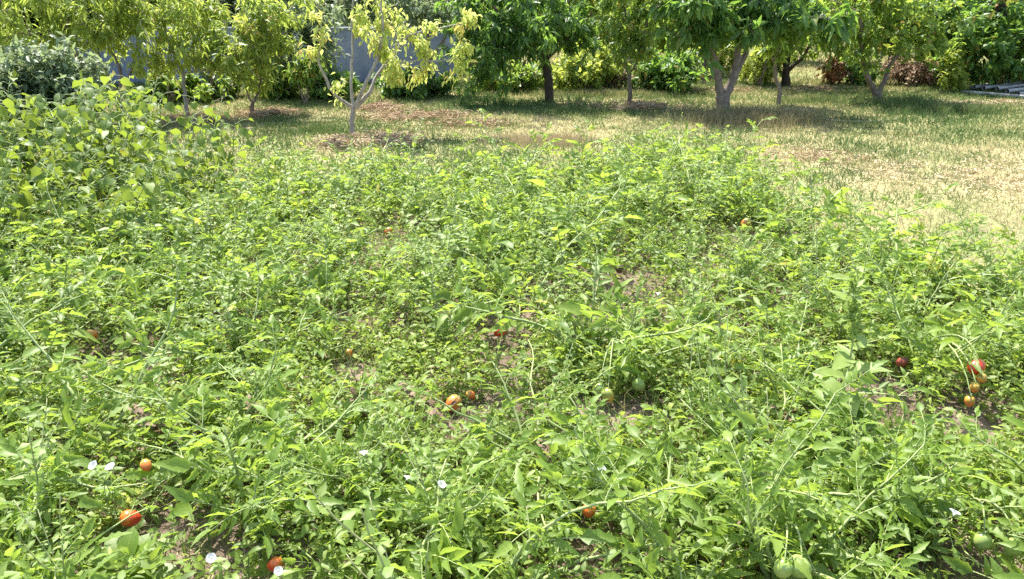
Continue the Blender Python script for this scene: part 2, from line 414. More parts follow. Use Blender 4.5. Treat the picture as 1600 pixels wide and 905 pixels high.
# ------------------------------------------------------------------ trees and bushes
DENS = .8
def grow(stems, crowns, ntips, seed, leaf_tm, leaf_len, leaf_w, per, droop, leafmat, barkmat, twig_r=.006, rshift=0.0, spread=.10, sides=6, shell=.55, tipmin=.04, leaf_curl=.18):
    """stems: list of (points, r0, r1) in world metres relative to the tree's foot; crowns: list of (centre, radii, weight)"""
    r = np.random.default_rng(seed)
    wood = Geo(); fol = Geo()
    nodes = []
    for pts, r0, r1 in stems:
        pts = np.asarray(pts, float); k = len(pts)
        t = np.linspace(0, k - 1, (k - 1) * 4 + 1); i = np.clip(t.astype(int), 0, k - 2); f = (t - i)[:, None]
        # catmull-rom through the points
        p0 = pts[np.clip(i - 1, 0, k - 1)]; p1 = pts[i]; p2 = pts[i + 1]; p3 = pts[np.clip(i + 2, 0, k - 1)]
        q = .5 * (2 * p1 + (p2 - p0) * f + (2 * p0 - 5 * p1 + 4 * p2 - p3) * f ** 2 + (3 * p1 - p0 - 3 * p2 + p3) * f ** 3)
        q[1:-1] += r.normal(size=(len(q) - 2, 3)) * .006
        rad = np.linspace(r0, r1, len(q)) * (1 + .08 * r.normal(size=len(q)))
        rad[0] *= 1.15
        tube(wood, q, rad, sides, .5)
        for n_, a in enumerate(q):
            if n_ > len(q) * .25 or len(stems) > 1 and r0 < .03: nodes.append(a)
    nodes = np.array(nodes)
    w = np.array([c[2] for c in crowns], float); w /= w.sum()
    ntips = int(ntips * DENS)
    ci = r.choice(len(crowns), ntips, p=w)
    d = nrm(r.normal(size=(ntips, 3))) * (r.random(ntips) ** (shell / 1.5))[:, None]
    tips = np.array([crowns[c][0] for c in ci]) + d * np.array([crowns[c][1] for c in ci])
    az_ = np.arctan2(d[:, 1], d[:, 0]); tips = tips + d * np.array([crowns[c][1] for c in ci]) * (.30 * np.sin(az_ * 3 + d[:, 2] * 4 + seed) + .16 * r.normal(size=ntips))[:, None]
    tips = tips[tips[:, 2] > tipmin]
    dist = np.min(np.linalg.norm(tips[:, None] - nodes[None], axis=2), axis=1)
    tips = tips[np.argsort(dist)]
    LP, LD, LR, LL = [], [], [], []
    for tip in tips:
        dd = np.linalg.norm(nodes - tip, axis=1) + .25 * np.maximum(0, nodes[:, 2] - tip[2])
        s = nodes[np.argmin(dd)]; ln = np.linalg.norm(tip - s)
        ctrl = (s + tip) / 2 + np.array((0, 0, .18 * ln)) + r.normal(size=3) * .08 * ln
        n = max(3, int(ln / .12) + 2)
        path = bez(s, ctrl, tip, n)
        tube(wood, path, np.linspace(twig_r * (1 + min(ln, 1.2)), twig_r * .35, n), 4, .5)
        nodes = np.concatenate([nodes, path[1:]])
        m = max(3, int(per * 1.15 * r.uniform(.6, 1.4)))
        tt = 1 - r.random(m) ** 1.2 * min(1, .38 / max(ln, .05))
        pp = np.stack([np.interp(tt, np.linspace(0, 1, n), path[:, k]) for k in range(3)], 1)
        bd = nrm(tip - s)
        LP.append(pp + r.normal(size=(m, 3)) * spread * .35)
        LD.append(bd * .35 + nrm(r.normal(size=(m, 3))) * .8 + np.array((0, 0, -droop * .55)))
        LR.append(np.clip(r.normal(.45, .2) + r.normal(size=m) * .17 + rshift, 0, 1)); LL.append(leaf_len * 1.3 * r.uniform(.6, 1.25, m))
    LP = np.concatenate(LP); LD = np.concatenate(LD); N = len(LP)
    up = np.array((0, 0, 1.0)) + r.normal(size=(N, 3)) * .45
    leaves(fol, leaf_tm, LP, LD, up, np.concatenate(LL), leaf_w * r.uniform(.8, 1.2, N), np.concatenate(LR), leaf_curl + .16 + r.normal(size=N) * .12)
    return wood.mesh('trunk', barkmat), fol.mesh('crown', leafmat)

def tree(name, label, cat, base, stems, crowns, group=None, **k):
    """base: photo pixel of the foot on the ground; stems / crowns as photo sightings at the foot's distance, with own depth offsets"""
    bx, by = G(*base); foot = np.array((bx, by, H(bx, by)))
    S = []
    for pts, r0, r1 in stems:
        S.append(([P(p[0], p[1], by + (p[2] if len(p) > 2 else 0)) - foot for p in pts], r0, r1))
    for s_ in S:
        if s_[0][0][2] < .12: s_[0][0][2] = -.05
    Cn = []
    for c in crowns:
        x, y, rx, ry, dy, rd = c[:6]; wgt = c[6] if len(c) > 6 else None
        ctr = P(x, y, by + dy) - foot; s = (by + dy) / FPX
        rad = (rx * s, rd, ry * s)
        wgt = wgt if wgt else rad[0] * rad[1] * rad[2] + .01
        Cn.append((ctr, np.array(rad), wgt * (.09 if y < -30 else 1)))
    wood, fol = grow(S, Cn, **k)
    o = empty(name, tuple(foot)); tag(o, label, cat, group)
    link('trunk', wood, o); link('crown', fol, o)
    return o

# the yellowing young tree in front
tree('fruit_tree', 'small young tree with yellowing leaves and bare pale forked limbs', 'tree', (551, 214),
     [([(551, 214), (550, 190), (552, 166)], .036, .031),
      ([(552, 168), (525, 150, -.05), (508, 122, -.1), (497, 92, -.15), (502, 60, -.15), (500, 30, -.15)], .022, .008),
      ([(497, 95, -.15), (480, 82, -.2), (472, 80, -.22)], .008, .005),
      ([(552, 168), (549, 130, .1), (551, 70, .15), (550, 20, .2), (556, -40, .2)], .021, .008),
      ([(555, 168), (572, 128, -.1), (590, 90, -.1), (598, 50, -.15), (596, 0, -.15), (600, -40, -.1)], .024, .008),
      ([(556, 168), (577, 146), (590, 116, .1), (615, 85, .15), (640, 56, .2), (690, 45, .2), (738, 32, .25)], .026, .007),
      ([(600, 103, .1), (640, 96, .1), (690, 95, .1), (715, 90, .15)], .011, .006)],
     [(500, 50, 16, 28, -.15, .14), (479, 92, 14, 18, -.2, .12), (525, 122, 12, 30, -.05, .12), (562, 28, 26, 38, .1, .3), (600, 30, 30, 60, -.1, .35), (608, 85, 26, 24, 0, .2),
      (655, 112, 38, 24, .1, .22), (720, 60, 16, 30, .2, .2), (718, 105, 22, 32, .15, .2), (690, 44, 46, 9, .2, .12), (738, 30, 12, 10, .25, .1), (615, 118, 14, 10, 0, .1), (600, -40, 60, 30, 0, .4), (665, 75, 30, 20, .15, .15)],
     ntips=125, seed=11, leaf_tm=T_LAN, leaf_len=.062, leaf_w=.40, per=17, droop=1.1, leafmat=M_YEL, barkmat=M_PBARK, twig_r=.004)

# dark round tree in the middle
tree('fruit_tree', 'dark green tree with a single straight dark trunk and drooping leaves', 'tree', (858, 160),
     [([(858, 160), (857, 125), (852, 96), (846, 82)], .075, .06), ([(850, 92), (832, 74, -.2), (805, 45, -.4), (770, 10, -.5)], .045, .018),
      ([(850, 92), (862, 60, .2), (880, 10, .3), (890, -60, .3)], .045, .018), ([(852, 95), (885, 62, -.2), (905, 45, -.3), (925, 20, -.3)], .03, .01),
      ([(848, 88), (835, 40, .3), (830, -40, .4), (820, -140, .4)], .045, .012)],
     [(755, 62, 62, 70, -.3, .7), (800, 20, 100, 70, -.2, .9), (855, 30, 75, 42, 0, .9), (902, 48, 34, 38, -.1, .4), (840, -90, 120, 110, 0, 1.1), (775, 105, 22, 34, -.5, .25)],
     ntips=430, seed=12, leaf_tm=T_NAR, leaf_len=.115, leaf_w=.34, per=17, droop=1.0, leafmat=M_DARK, barkmat=M_DBARK, twig_r=.006)

tree('fruit_tree', 'slim tree with thin straight trunk, round crown and a few rusty leaves', 'tree', (983, 166),
     [([(983, 166), (984, 140), (983, 112)], .035, .028), ([(983, 114), (975, 85), (978, 45, .1), (975, 0, .1), (975, -60, .1)], .024, .008),
      ([(983, 114), (995, 98), (1005, 60, -.1), (1015, 20, -.2)], .02, .008), ([(982, 114), (960, 80, .2), (945, 40, .3)], .018, .006)],
     [(985, 82, 42, 26, 0, .4), (980, 45, 52, 36, 0, .55), (985, -10, 62, 60, 0, .6), (985, -90, 55, 60, 0, .5)],
     ntips=230, seed=13, leaf_tm=T_NAR, leaf_len=.085, leaf_w=.42, per=15, droop=.6, leafmat=M_MID, barkmat=M_BARK, twig_r=.005)

tree('cherry_tree', 'tree with trunk split low into pale stems and long dark hanging leaves', 'tree', (1130, 174),
     [([(1131, 176), (1130, 162), (1129, 150)], .115, .105), ([(1128, 155), (1122, 128, -.05), (1117, 95, -.1), (1104, 60, -.2), (1085, 10, -.4), (1070, -60, -.4)], .07, .025),
      ([(1131, 155), (1142, 132, 0), (1149, 108, 0), (1155, 72, .05), (1162, 20, .1), (1170, -60, .1)], .08, .03),
      ([(1148, 116, 0), (1160, 95, .1), (1172, 65, .2), (1200, 15, .3), (1240, -40, .3)], .048, .02),
      ([(1157, 60), (1205, 35, -.2), (1260, 28, -.4), (1310, 30, -.5)], .02, .008)],
     [(1092, 45, 34, 46, -.3, .45), (1080, 0, 55, 45, -.2, .6), (1165, 20, 60, 45, 0, .6), (1255, 22, 70, 26, -.2, .5), (1310, 42, 28, 16, -.4, .3), (1170, -90, 150, 90, 0, 1.1), (1210, 40, 40, 20, 0, .4)],
     ntips=330, seed=14, leaf_tm=T_LAN, leaf_len=.15, leaf_w=.32, per=13, droop=1.25, leafmat=M_DARK, barkmat=M_GBARK, twig_r=.006)

tree('fruit_tree', 'thin crooked young trunk with small sparse crown beside the forked tree', 'tree', (1217, 163),
     [([(1217, 163), (1218, 145), (1212, 122), (1211, 95), (1215, 80)], .04, .025), ([(1211, 98), (1200, 84), (1190, 70)], .02, .008), ([(1214, 84), (1225, 60), (1235, 20)], .02, .008)],
     [(1205, 74, 34, 16, 0, .3), (1225, 40, 40, 30, 0, .4), (1230, -20, 45, 40, 0, .4)],
     ntips=110, seed=15, leaf_tm=T_LAN, leaf_len=.11, leaf_w=.36, per=13, droop=.8, leafmat=M_MID, barkmat=M_GBARK)

tree('fruit_tree', 'dark trunk throwing off two rising side limbs, set back by the far border', 'tree', (1228, 135),
     [([(1228, 136), (1228, 118), (1230, 96), (1234, 60), (1240, 0)], .09, .05), ([(1227, 122), (1216, 106), (1208, 84), (1195, 50)], .035, .02), ([(1231, 110), (1252, 92), (1266, 70), (1285, 40)], .04, .02)],
     [(1235, 62, 60, 24, 0, .6), (1290, 62, 40, 34, 0, .6), (1250, 0, 110, 60, 0, 1.1), (1320, 40, 40, 50, .2, .6)],
     ntips=260, seed=16, leaf_tm=T_NAR, leaf_len=.12, leaf_w=.35, per=14, droop=.9, leafmat=M_MID, barkmat=M_DBARK, rshift=.18)

tree('plum_tree', 'tree forking at the ground into two spread brown limbs under round leaves', 'tree', (1371, 157),
     [([(1370, 159), (1371, 150), (1370, 143)], .075, .07), ([(1369, 146), (1358, 125), (1351, 105), (1346, 70), (1345, 20)], .05, .025), ([(1372, 146), (1383, 122), (1390, 104), (1405, 80), (1425, 40)], .045, .022)],
     [(1350, 60, 40, 36, 0, .6), (1400, 50, 60, 48, 0, .8), (1370, -10, 100, 60, 0, 1.1), (1460, 40, 40, 50, 0, .6), (1345, 95, 20, 14, 0, .3)],
     ntips=330, seed=17, leaf_tm=T_OV2, leaf_len=.075, leaf_w=.62, per=16, droop=.4, leafmat=M_MID, barkmat=M_BARK)

tree('walnut_tree', 'large dense dark green tree over the pale poles, branches low', 'tree', (1592, 137),
     [([(1592, 138), (1585, 110), (1570, 60), (1560, -20)], .12, .08), ([(1562, 100), (1520, 70), (1480, 45), (1450, 10)], .05, .02), ([(1563, 90), (1610, 60), (1650, 30)], .05, .02)],
     [(1500, 58, 62, 56, -.3, .8), (1570, 60, 70, 66, -.4, .9), (1640, 60, 80, 66, -.2, .9), (1550, -40, 170, 100, 0, 1.5), (1530, 108, 34, 24, -.5, .4), (1590, 110, 40, 22, -.6, .4), (1465, 30, 40, 50, 0, .6)],
     ntips=560, seed=18, leaf_tm=T_OV2, leaf_len=.095, leaf_w=.58, per=17, droop=.45, leafmat=M_DARK, barkmat=M_DBARK)

# the light peach trees on the west side
tree('peach_tree', 'slender peach tree with one thin whitish trunk and olive yellow leaves', 'tree', (291, 184),
     [([(292, 186), (291, 160), (287, 132), (286, 108)], .03, .022), ([(286, 112), (270, 80), (255, 40), (250, 0)], .018, .007), ([(286, 112), (300, 75, .1), (320, 30, .2), (330, -20, .2)], .018, .007), ([(286, 115), (330, 108, -.1), (362, 95, -.2), (370, 80, -.2)], .012, .005)],
     [(285, 75, 70, 34, 0, .6), (340, 82, 55, 26, -.1, .4), (280, 25, 85, 40, 0, .8), (300, -40, 80, 40, 0, .8), (375, 60, 34, 40, -.1, .4), (375, 96, 30, 22, -.2, .3), (240, 108, 26, 16, 0, .3)],
     ntips=320, seed=21, leaf_tm=T_NAR, leaf_len=.10, leaf_w=.28, per=14, droop=.95, leafmat=M_PEACH, barkmat=M_PBARK, rshift=.12)
tree('peach_tree', 'peach tree with slanting pale limbs rising from behind the bean plants', 'tree', (186, 190),
     [([(187, 190), (186, 165), (184, 148)], .04, .035), ([(184, 150), (172, 128), (160, 100), (150, 60)], .022, .008), ([(185, 150), (190, 118), (178, 88), (165, 66), (150, 30)], .026, .008), ([(186, 150), (205, 110), (215, 60), (215, 10)], .02, .007)],
     [(195, 40, 40, 40, 0, .5), (160, 60, 50, 36, 0, .5), (215, 90, 22, 20, 0, .25), (140, 100, 36, 22, .1, .4), (180, -20, 80, 40, 0, .7)],
     ntips=150, seed=22, leaf_tm=T_NAR, leaf_len=.10, leaf_w=.28, per=13, droop=.9, leafmat=M_PEACH, barkmat=M_GBARK, rshift=.08)
tree('peach_tree', 'broad fresh green peach tree overhanging the grey leaved shrub', 'tree', (70, 196),
     [([(70, 197), (72, 160), (75, 120)], .06, .05), ([(75, 122), (50, 80), (20, 40), (0, 0)], .03, .012), ([(75, 122), (95, 70), (110, 20), (120, -40)], .03, .012), ([(75, 122), (120, 85), (150, 55)], .02, .008)],
     [(60, 45, 75, 38, 0, .7), (130, 50, 45, 42, 0, .5), (0, 62, 55, 38, 0, .6), (70, -20, 130, 50, 0, 1.0), (160, 20, 40, 40, 0, .5), (-60, 50, 60, 60, 0, .6)],
     ntips=290, seed=23, leaf_tm=T_NAR, leaf_len=.11, leaf_w=.27, per=15, droop=.9, leafmat=M_PEACH, barkmat=M_BARK, rshift=-.12)
tree('peach_tree', 'low bushy young tree with short dark trunk beside the hay', 'tree', (394, 180),
     [([(393, 181), (394, 168), (396, 158)], .03, .026), ([(396, 160), (405, 140), (406, 115), (408, 80)], .018, .006), ([(395, 162), (385, 140), (380, 118)], .016, .006)],
     [(398, 122, 30, 26, 0, .35), (415, 80, 45, 34, .1, .45), (420, 20, 60, 40, .1, .5)],
     ntips=190, seed=24, leaf_tm=T_NAR, leaf_len=.09, leaf_w=.32, per=14, droop=.7, leafmat=M_PEACH, barkmat=M_BARK)
tree('sapling', 'small sapling forking in a V before the dark hedge', 'tree', (476, 163),
     [([(476, 164), (477, 158), (477, 150)], .025, .022), ([(476, 152), (468, 138), (466, 120), (466, 100)], .015, .006), ([(477, 152), (480, 135), (479, 118), (484, 95)], .014, .005)],
     [(468, 112, 18, 12, 0, .25), (485, 100, 22, 18, 0, .25)],
     ntips=55, seed=25, leaf_tm=T_LAN, leaf_len=.09, leaf_w=.36, per=12, droop=.6, leafmat=M_MID, barkmat=M_GBARK)

def bush(name, label, base, crowns, mat, ntips, seed, tm=T_OV2, ln=.08, w=.55, per=16, droop=.35, group=None, bark=None, nst=5, **k):
    top = crowns[0]
    r = np.random.default_rng(seed + 500)
    stems = []
    for i in range(nst):
        c = crowns[i % len(crowns)]
        stems.append(([(base[0] + r.normal() * 3, base[1]), ((base[0] + c[0]) / 2 + r.normal() * 5, (base[1] + c[1]) / 2 + 4), (c[0] + r.normal() * c[2] * .3, c[1] + r.normal() * c[3] * .3)], .016, .006))
    return tree(name, label, 'bush', base, stems, crowns, group, ntips=ntips, seed=seed, leaf_tm=tm, leaf_len=ln, leaf_w=w, per=per, droop=droop, leafmat=mat, barkmat=bark or M_BARK, **k)

bush('laurel_bush', 'round dark glossy bush between the slim tree and the forked tree', (1040, 142), [(1040, 108, 46, 34, 0, .6), (1015, 118, 30, 22, 0, .4), (1065, 112, 30, 26, 0, .4)], M_DARK, 260, 31, ln=.085, w=.5)
bush('shrub', 'dark hedge shrub directly behind the yellow leaved tree', (650, 152), [(650, 132, 36, 22, 0, .5), (615, 128, 26, 20, .1, .4), (690, 134, 30, 18, 0, .4)], M_DARK, 230, 32)
bush('shrub', 'dark low shrub between the sapling and the yellow tree', (505, 158), [(505, 130, 30, 24, .2, .4), (535, 135, 25, 20, .2, .4)], M_DARK, 150, 33)
bush('shrub', 'leafy dark green shrub below the bluish wall beside the sapling', (430, 158), [(430, 130, 34, 26, .3, .4), (450, 125, 26, 26, .3, .4)], M_MID, 160, 34)
bush('shrub', 'shaded low shrub under the whitish thin peach trunk', (318, 162), [(322, 144, 24, 16, .3, .4), (352, 140, 20, 22, .4, .3), (270, 146, 18, 14, .3, .3), (300, 132, 10, 16, .3, .2)], M_MID, 110, 35)
bush('shrub', 'dark clump of leaves at the foot of the bluish wall, half hidden', (238, 166), [(240, 150, 16, 12, .3, .4), (222, 152, 10, 12, .3, .3)], M_DARK, 50, 36)
bush('shrub', 'pale leafy shrub against the bluish wall beside the whitish trunk', (262, 164), [(258, 128, 18, 24, .3, .3), (272, 145, 16, 14, .3, .3)], M_MID, 70, 47, ln=.07)
bush('shrub', 'grey leaved shrub covering the wall past the thin whitish trunk', (340, 158), [(335, 112, 24, 24, .4, .3), (360, 125, 18, 20, .4, .3)], M_GREY, 90, 48, ln=.07)
bush('shrub', 'olive shrub on the wall between sapling and bushy young tree', (435, 155), [(436, 100, 22, 22, .5, .3), (455, 115, 16, 18, .5, .3)], M_PEACH, 80, 49, ln=.08, tm=T_NAR, w=.4)
bush('vine_bush', 'bright yellow green climber behind the dark trunked tree', (905, 146), [(905, 112, 34, 34, .3, .5), (940, 108, 34, 36, .4, .5), (880, 125, 22, 20, .2, .4)], M_BRIGHT, 260, 37)
bush('shrub', 'dry brownish undergrowth shrub behind the slim trunk', (958, 142), [(958, 122, 24, 20, .2, .3)], M_BROWN, 70, 38, ln=.06)
bush('vine_bush', 'bright leafy bush seen through the forked pale stems', (1100, 132), [(1090, 80, 36, 36, 1.5, .6), (1130, 75, 26, 40, 1.5, .6), (1080, 120, 24, 16, 1, .4)], M_BRIGHT, 240, 39)
bush('vine_bush', 'yellow green bush beside the thin crooked trunk', (1185, 138), [(1185, 108, 26, 26, .4, .5), (1200, 90, 24, 24, .8, .5)], M_BRIGHT, 170, 40, rshift=.2)
bush('shrub', 'bush with red and rust coloured leaves under the hanging branches', (1302, 133), [(1302, 112, 18, 20, 0, .3), (1312, 98, 16, 16, 0, .3)], M_RED, 55, 41, ln=.07)
bush('shrub', 'dry brown thicket behind the tree forked at the ground', (1425, 133), [(1425, 110, 34, 20, 0, .5), (1400, 112, 20, 18, 0, .4), (1455, 118, 20, 16, 0, .4)], M_BROWN, 240, 42, ln=.06, w=.4, nst=9)
bush('shrub', 'small fresh green shrub standing at the end of the poles', (1487, 146), [(1485, 108, 12, 22, 0, .25), (1492, 128, 10, 14, 0, .2)], M_BRIGHT, 70, 43)
bush('shrub', 'low rust brown dry brush in the shade above the poles', (1545, 138), [(1540, 126, 30, 9, .5, .4), (1590, 124, 30, 9, .5, .4)], M_BROWN, 150, 44, ln=.06)
bush('shrub', 'low dark shrub in the gap under the hanging leaf sprays', (1335, 135), [(1335, 118, 20, 16, .2, .3), (1350, 125, 16, 10, .2, .3)], M_DARK, 90, 45)
bush('shrub', 'olive bush beyond the dark trunk on the pale strip', (770, 146), [(770, 128, 30, 20, .3, .4), (810, 122, 26, 24, .3, .4), (835, 118, 26, 24, .4, .4)], M_MID, 180, 46)

tree('grey_tree', 'grey green fine leaved tree rising behind the sapling', 'tree', (452, 152),
     [([(452, 152), (450, 120), (455, 80), (450, 20)], .05, .03), ([(452, 110), (430, 70), (415, 20)], .03, .012), ([(453, 100), (480, 60), (500, 10)], .03, .012)],
     [(450, 45, 60, 44, 0, .6), (495, 40, 40, 50, .1, .5), (420, 20, 40, 40, .1, .5), (460, -40, 80, 50, 0, .7), (505, 85, 20, 18, 0, .3)],
     ntips=300, seed=26, leaf_tm=T_NAR, leaf_len=.09, leaf_w=.34, per=14, droop=.5, leafmat=M_GREY, barkmat=M_GBARK)
tree('grey_tree', 'grey green tree filling the gap between the yellow and dark trees', 'tree', (672, 149),
     [([(672, 149), (670, 110), (668, 60), (665, 0)], .05, .03), ([(670, 100), (640, 60), (620, 10)], .03, .012), ([(670, 95), (700, 50), (715, 0)], .03, .012)],
     [(660, 22, 60, 26, 0, .6), (710, 18, 30, 30, .1, .5), (630, 10, 40, 40, .1, .5), (660, -40, 80, 50, 0, .7)],
     ntips=230, seed=27, leaf_tm=T_NAR, leaf_len=.09, leaf_w=.34, per=14, droop=.5, leafmat=M_GREY, barkmat=M_GBARK)

# far trees behind the border, one prototype per kind, copied
def far_proto(seed, mat, tm, ln, w, droop, rs=0):
    r = np.random.default_rng(seed)
    stems = [([(0, 0, -.05), (.03, .02, .6), (0, .05, 1.3), (.05, 0, 2.4)], .10, .05), ([(0, .02, .8), (.4, .1, 1.5), (.8, .2, 2.2)], .04, .02), ([(0, .02, .8), (-.4, -.1, 1.5), (-.8, -.1, 2.2)], .04, .02)]
    cr = [(np.array((0, 0, 1.9)), np.array((1.3, 1.2, 1.2)), 3), (np.array((.8, 0, 1.2)), np.array((.7, .7, .7)), 1), (np.array((-.8, .2, 1.2)), np.array((.7, .7, .8)), 1), (np.array((0, -.3, .7)), np.array((.9, .6, .6)), 1)]
    return grow(stems, cr, 400, seed, tm, ln, w, 14, droop, mat, M_BARK, rshift=rs)
FAR = [far_proto(61, M_MID, T_NAR, .14, .4, .6), far_proto(62, M_DARK, T_OV2, .12, .6, .4), far_proto(63, M_PEACH, T_NAR, .14, .32, .8), far_proto(64, M_GREY, T_NAR, .13, .36, .5)]
FL = ['mid green orchard tree in the row beyond the border', 'dark dense tree in the row beyond the border', 'olive yellow peach tree in the row beyond the border', 'grey green tree in the row beyond the border']
for i, (px, d, k, s) in enumerate([(60, 15, 1, 1.5), (150, 17, 0, 1.5), (235, 16, 2, 1.2), (330, 19, 1, 1.3), (420, 17.5, 3, 1.4), (480, 19, 3, 1.4), (560, 21, 0, 1.5), (650, 17.5, 3, 1.3), (720, 19, 0, 1.4), (805, 17, 0, 1.0),
                                  (890, 19, 2, 1.2), (960, 21, 2, 1.3), (1050, 18, 2, 1.1), (1200, 20, 2, 1.2), (1290, 24, 2, 1.3), (1360, 18, 1, 1.2), (1450, 17, 1, 1.5), (1540, 18, 1, 1.5), (1640, 17, 0, 1.5), (-40, 13, 0, 1.3), (1000, 26, 1, 1.6), (1400, 27, 1, 1.7), (840, 27, 0, 1.7), (600, 28, 1, 1.8), (250, 27, 0, 1.8), (1250, 30, 1, 1.9)]):
    x = (px - 800) / FPX * d * 1.02
    o = empty('orchard_tree', (x, d, 0), i * 1.37, s)
    tag(o, FL[k], 'tree', ['mid green trees beyond the border', 'dark trees beyond the border', 'peach trees beyond the border', 'grey green trees beyond the border'][k])
    link('trunk', FAR[k][0], o); link('crown', FAR[k][1], o)

# ------------------------------------------------------------------ wall, house, posts, poles
def box(g, a, b, rnd=.5, m=0):
    a = np.asarray(a, float); b = np.asarray(b, float)
    V = np.array([[x, y, z] for x in (a[0], b[0]) for y in (a[1], b[1]) for z in (a[2], b[2])])
    g.add(V, None, [(0, 1, 3, 2), (4, 6, 7, 5), (0, 4, 5, 1), (2, 3, 7, 6), (0, 2, 6, 4), (1, 5, 7, 3)], rnd, None, m)
M_WALL = solid_mat('blue_grey_render', (.20, .23, .30), (.30, .33, .41), 5, .85, .3, detail=8)
M_CAP = solid_mat('concrete_cap', (.20, .22, .26), (.28, .30, .34), 8, .9, .3)
wall = empty('garden_wall', (-3.9, 14.6, 0))
tag(wall, 'bluish grey rendered garden wall behind the peach trees', 'wall')
for i in range(3):
    g = Geo(); x0 = -4.6 + i * 2.45
    box(g, (x0 + .008, 0, -.1), (x0 + 2.442, .18, .98)); link('wall_panel', g.mesh('wall_panel', M_WALL, False), wall)
    g = Geo(); box(g, (x0 + .004, -.03, .982), (x0 + 2.446, .21, 1.02)); link('coping', g.mesh('coping', M_CAP, False), wall)
for i in range(4):
    g = Geo(); x0 = -4.6 + i * 2.45
    box(g, (x0 - .1, -.04, -.1), (x0 + .1, -.004, .978)); link('pier', g.mesh('pier', M_WALL, False), wall)

M_PINK = solid_mat('pink_plaster', (.52, .33, .27), (.60, .40, .33), 3, .9, .2)
M_TILE = solid_mat('red_roof_tile', (.34, .12, .07), (.46, .20, .12), 9, .8, .3)
M_GLASS = solid_mat('window_glass', (.03, .04, .05), (.06, .08, .09), 2, .1, 0, spec=.8)
M_FRAME = solid_mat('white_frame', (.7, .69, .66), (.78, .77, .74), 4, .5)
house = empty('house', (8.5, 34, 0)); tag(house, 'pink plastered house with red tiled roof beyond the orchard', 'house')
g = Geo(); box(g, (-4, 0, -.1), (4, 6, 2.7)); link('wall', g.mesh('wall', M_PINK, False), house)
g = Geo()
for k in range(16):
    z0 = 2.7 + k * .14; y0 = -.5 + k * .22
    V = [(-4.5, y0, z0), (4.5, y0, z0), (4.5, y0 + .26, z0 + .13), (-4.5, y0 + .26, z0 + .13), (-4.5, y0, z0 - .05), (4.5, y0, z0 - .05)]
    g.add(V, None, [(0, 1, 2, 3), (4, 5, 1, 0)])
g.add([(-4.5, 3.02, 4.93), (4.5, 3.02, 4.93), (4.5, 6.5, 2.65), (-4.5, 6.5, 2.65)], None, [(0, 1, 2, 3)])
roof = link('roof', g.mesh('roof', M_TILE, False), house)
for x in (-2.6, 0, 2.6):
    g = Geo(); box(g, (x - .5, -.05, .9), (x + .5, -.004, 2.1)); w_ = link('window', g.mesh('window', M_FRAME, False), house)
    for sx in (-1, 1):
        g = Geo(); box(g, (x + sx * .23 - .2, -.06, .97), (x + sx * .23 + .2, -.052, 2.03)); link('pane', g.mesh('pane', M_GLASS, False), w_)

M_POST = solid_mat('weathered_post', (.05, .045, .04), (.12, .10, .085), 30, .9, .5, (1, 1, .2))
for (px, py, h, lab) in [(1097, 130, .62, 'weathered dark post standing by the round dark bush'), (1187, 128, .5, 'short dark post behind the yellow green bush')]:
    x, y = G(px, py); g = Geo()
    tube(g, [(0, 0, -.1), (.004, 0, h * .5), (.01, .004, h)], [.055, .052, .048], 8)
    tag(link('fence_post', g.mesh('fence_post', M_POST), None, Matrix.Translation((x, y, 0))), lab, 'post')

M_POLE = solid_mat('pale_pole', (.27, .26, .25), (.40, .38, .36), 14, .6, .15, (.15, 1, 1))
POLES = [((1500, 141), (1570, 132), 0.03, .028, 'thin'), ((1504, 143), (1590, 133), .06, .03, ''), ((1520, 145), (1600, 134), .09, .03, ''), ((1535, 147), (1620, 135), .10, .03, ''), ((1556, 148), (1640, 138), .10, .032, ''), ((1572, 150), (1660, 141), .08, .034, ''), ((1590, 152), (1680, 143), .05, .034, '')]
PL = ['pale pole lying at the outer edge of the pile by the green shrub', 'second pale pole in the pile from the green shrub', 'third pale pole in the pile from the green shrub', 'fourth pale pole in the pile, midway along it', 'fifth pale pole in the pile from the green shrub', 'pinkish pale pole, last but one of the pile from the green shrub', 'pinkish pale pole, last of the pile from the green shrub']
for (a, b, z, r_, _), lab in zip(POLES, PL):
    A = np.array((*G(*a), z)); B = np.array((*G(*b), z + .08)); B = A + nrm(B - A) * 2.6
    g = Geo(); n = 7; t = np.linspace(0, 1, n)[:, None]
    pts = (B - A) * t; pts[:, 2] += -.03 * np.sin(np.linspace(0, PI, n))
    tube(g, pts, np.linspace(r_, r_ * .8, n), 8)
    g.add(np.array([(0, 0, 0)]), None, None)
    tag(link('wooden_pole', g.mesh('wooden_pole', M_POLE), None, Matrix.Translation(A)), lab, 'pole', 'pale poles piled under the dark tree')
# the bearer beam that carries the pile
A = np.array((*G(1496, 146), .0)); B = np.array((*G(1640, 158), 0))
g = Geo(); tube(g, [(0, 0, .03), *( (B - A) * .5 + np.array((0, 0, .03)),), (B - A) + np.array((0, 0, .03))], [.035, .036, .034], 7)
tag(link('bearer_log', g.mesh('bearer_log', M_POLE), None, Matrix.Translation(A)), 'pale log on the ground carrying the ends of the poles', 'log')
# long stick on the lawn
pts = [np.array((*G(x, y), .03)) for x, y in ((1285, 190), (1320, 193), (1365, 194), (1400, 190))]
g = Geo(); tube(g, [p - pts[0] for p in pts], [.012, .011, .009, .006], 6)
tag(link('stick', g.mesh('stick', M_STEM2), None, Matrix.Translation(pts[0])), 'long thin dry stick lying across the lawn', 'stick')
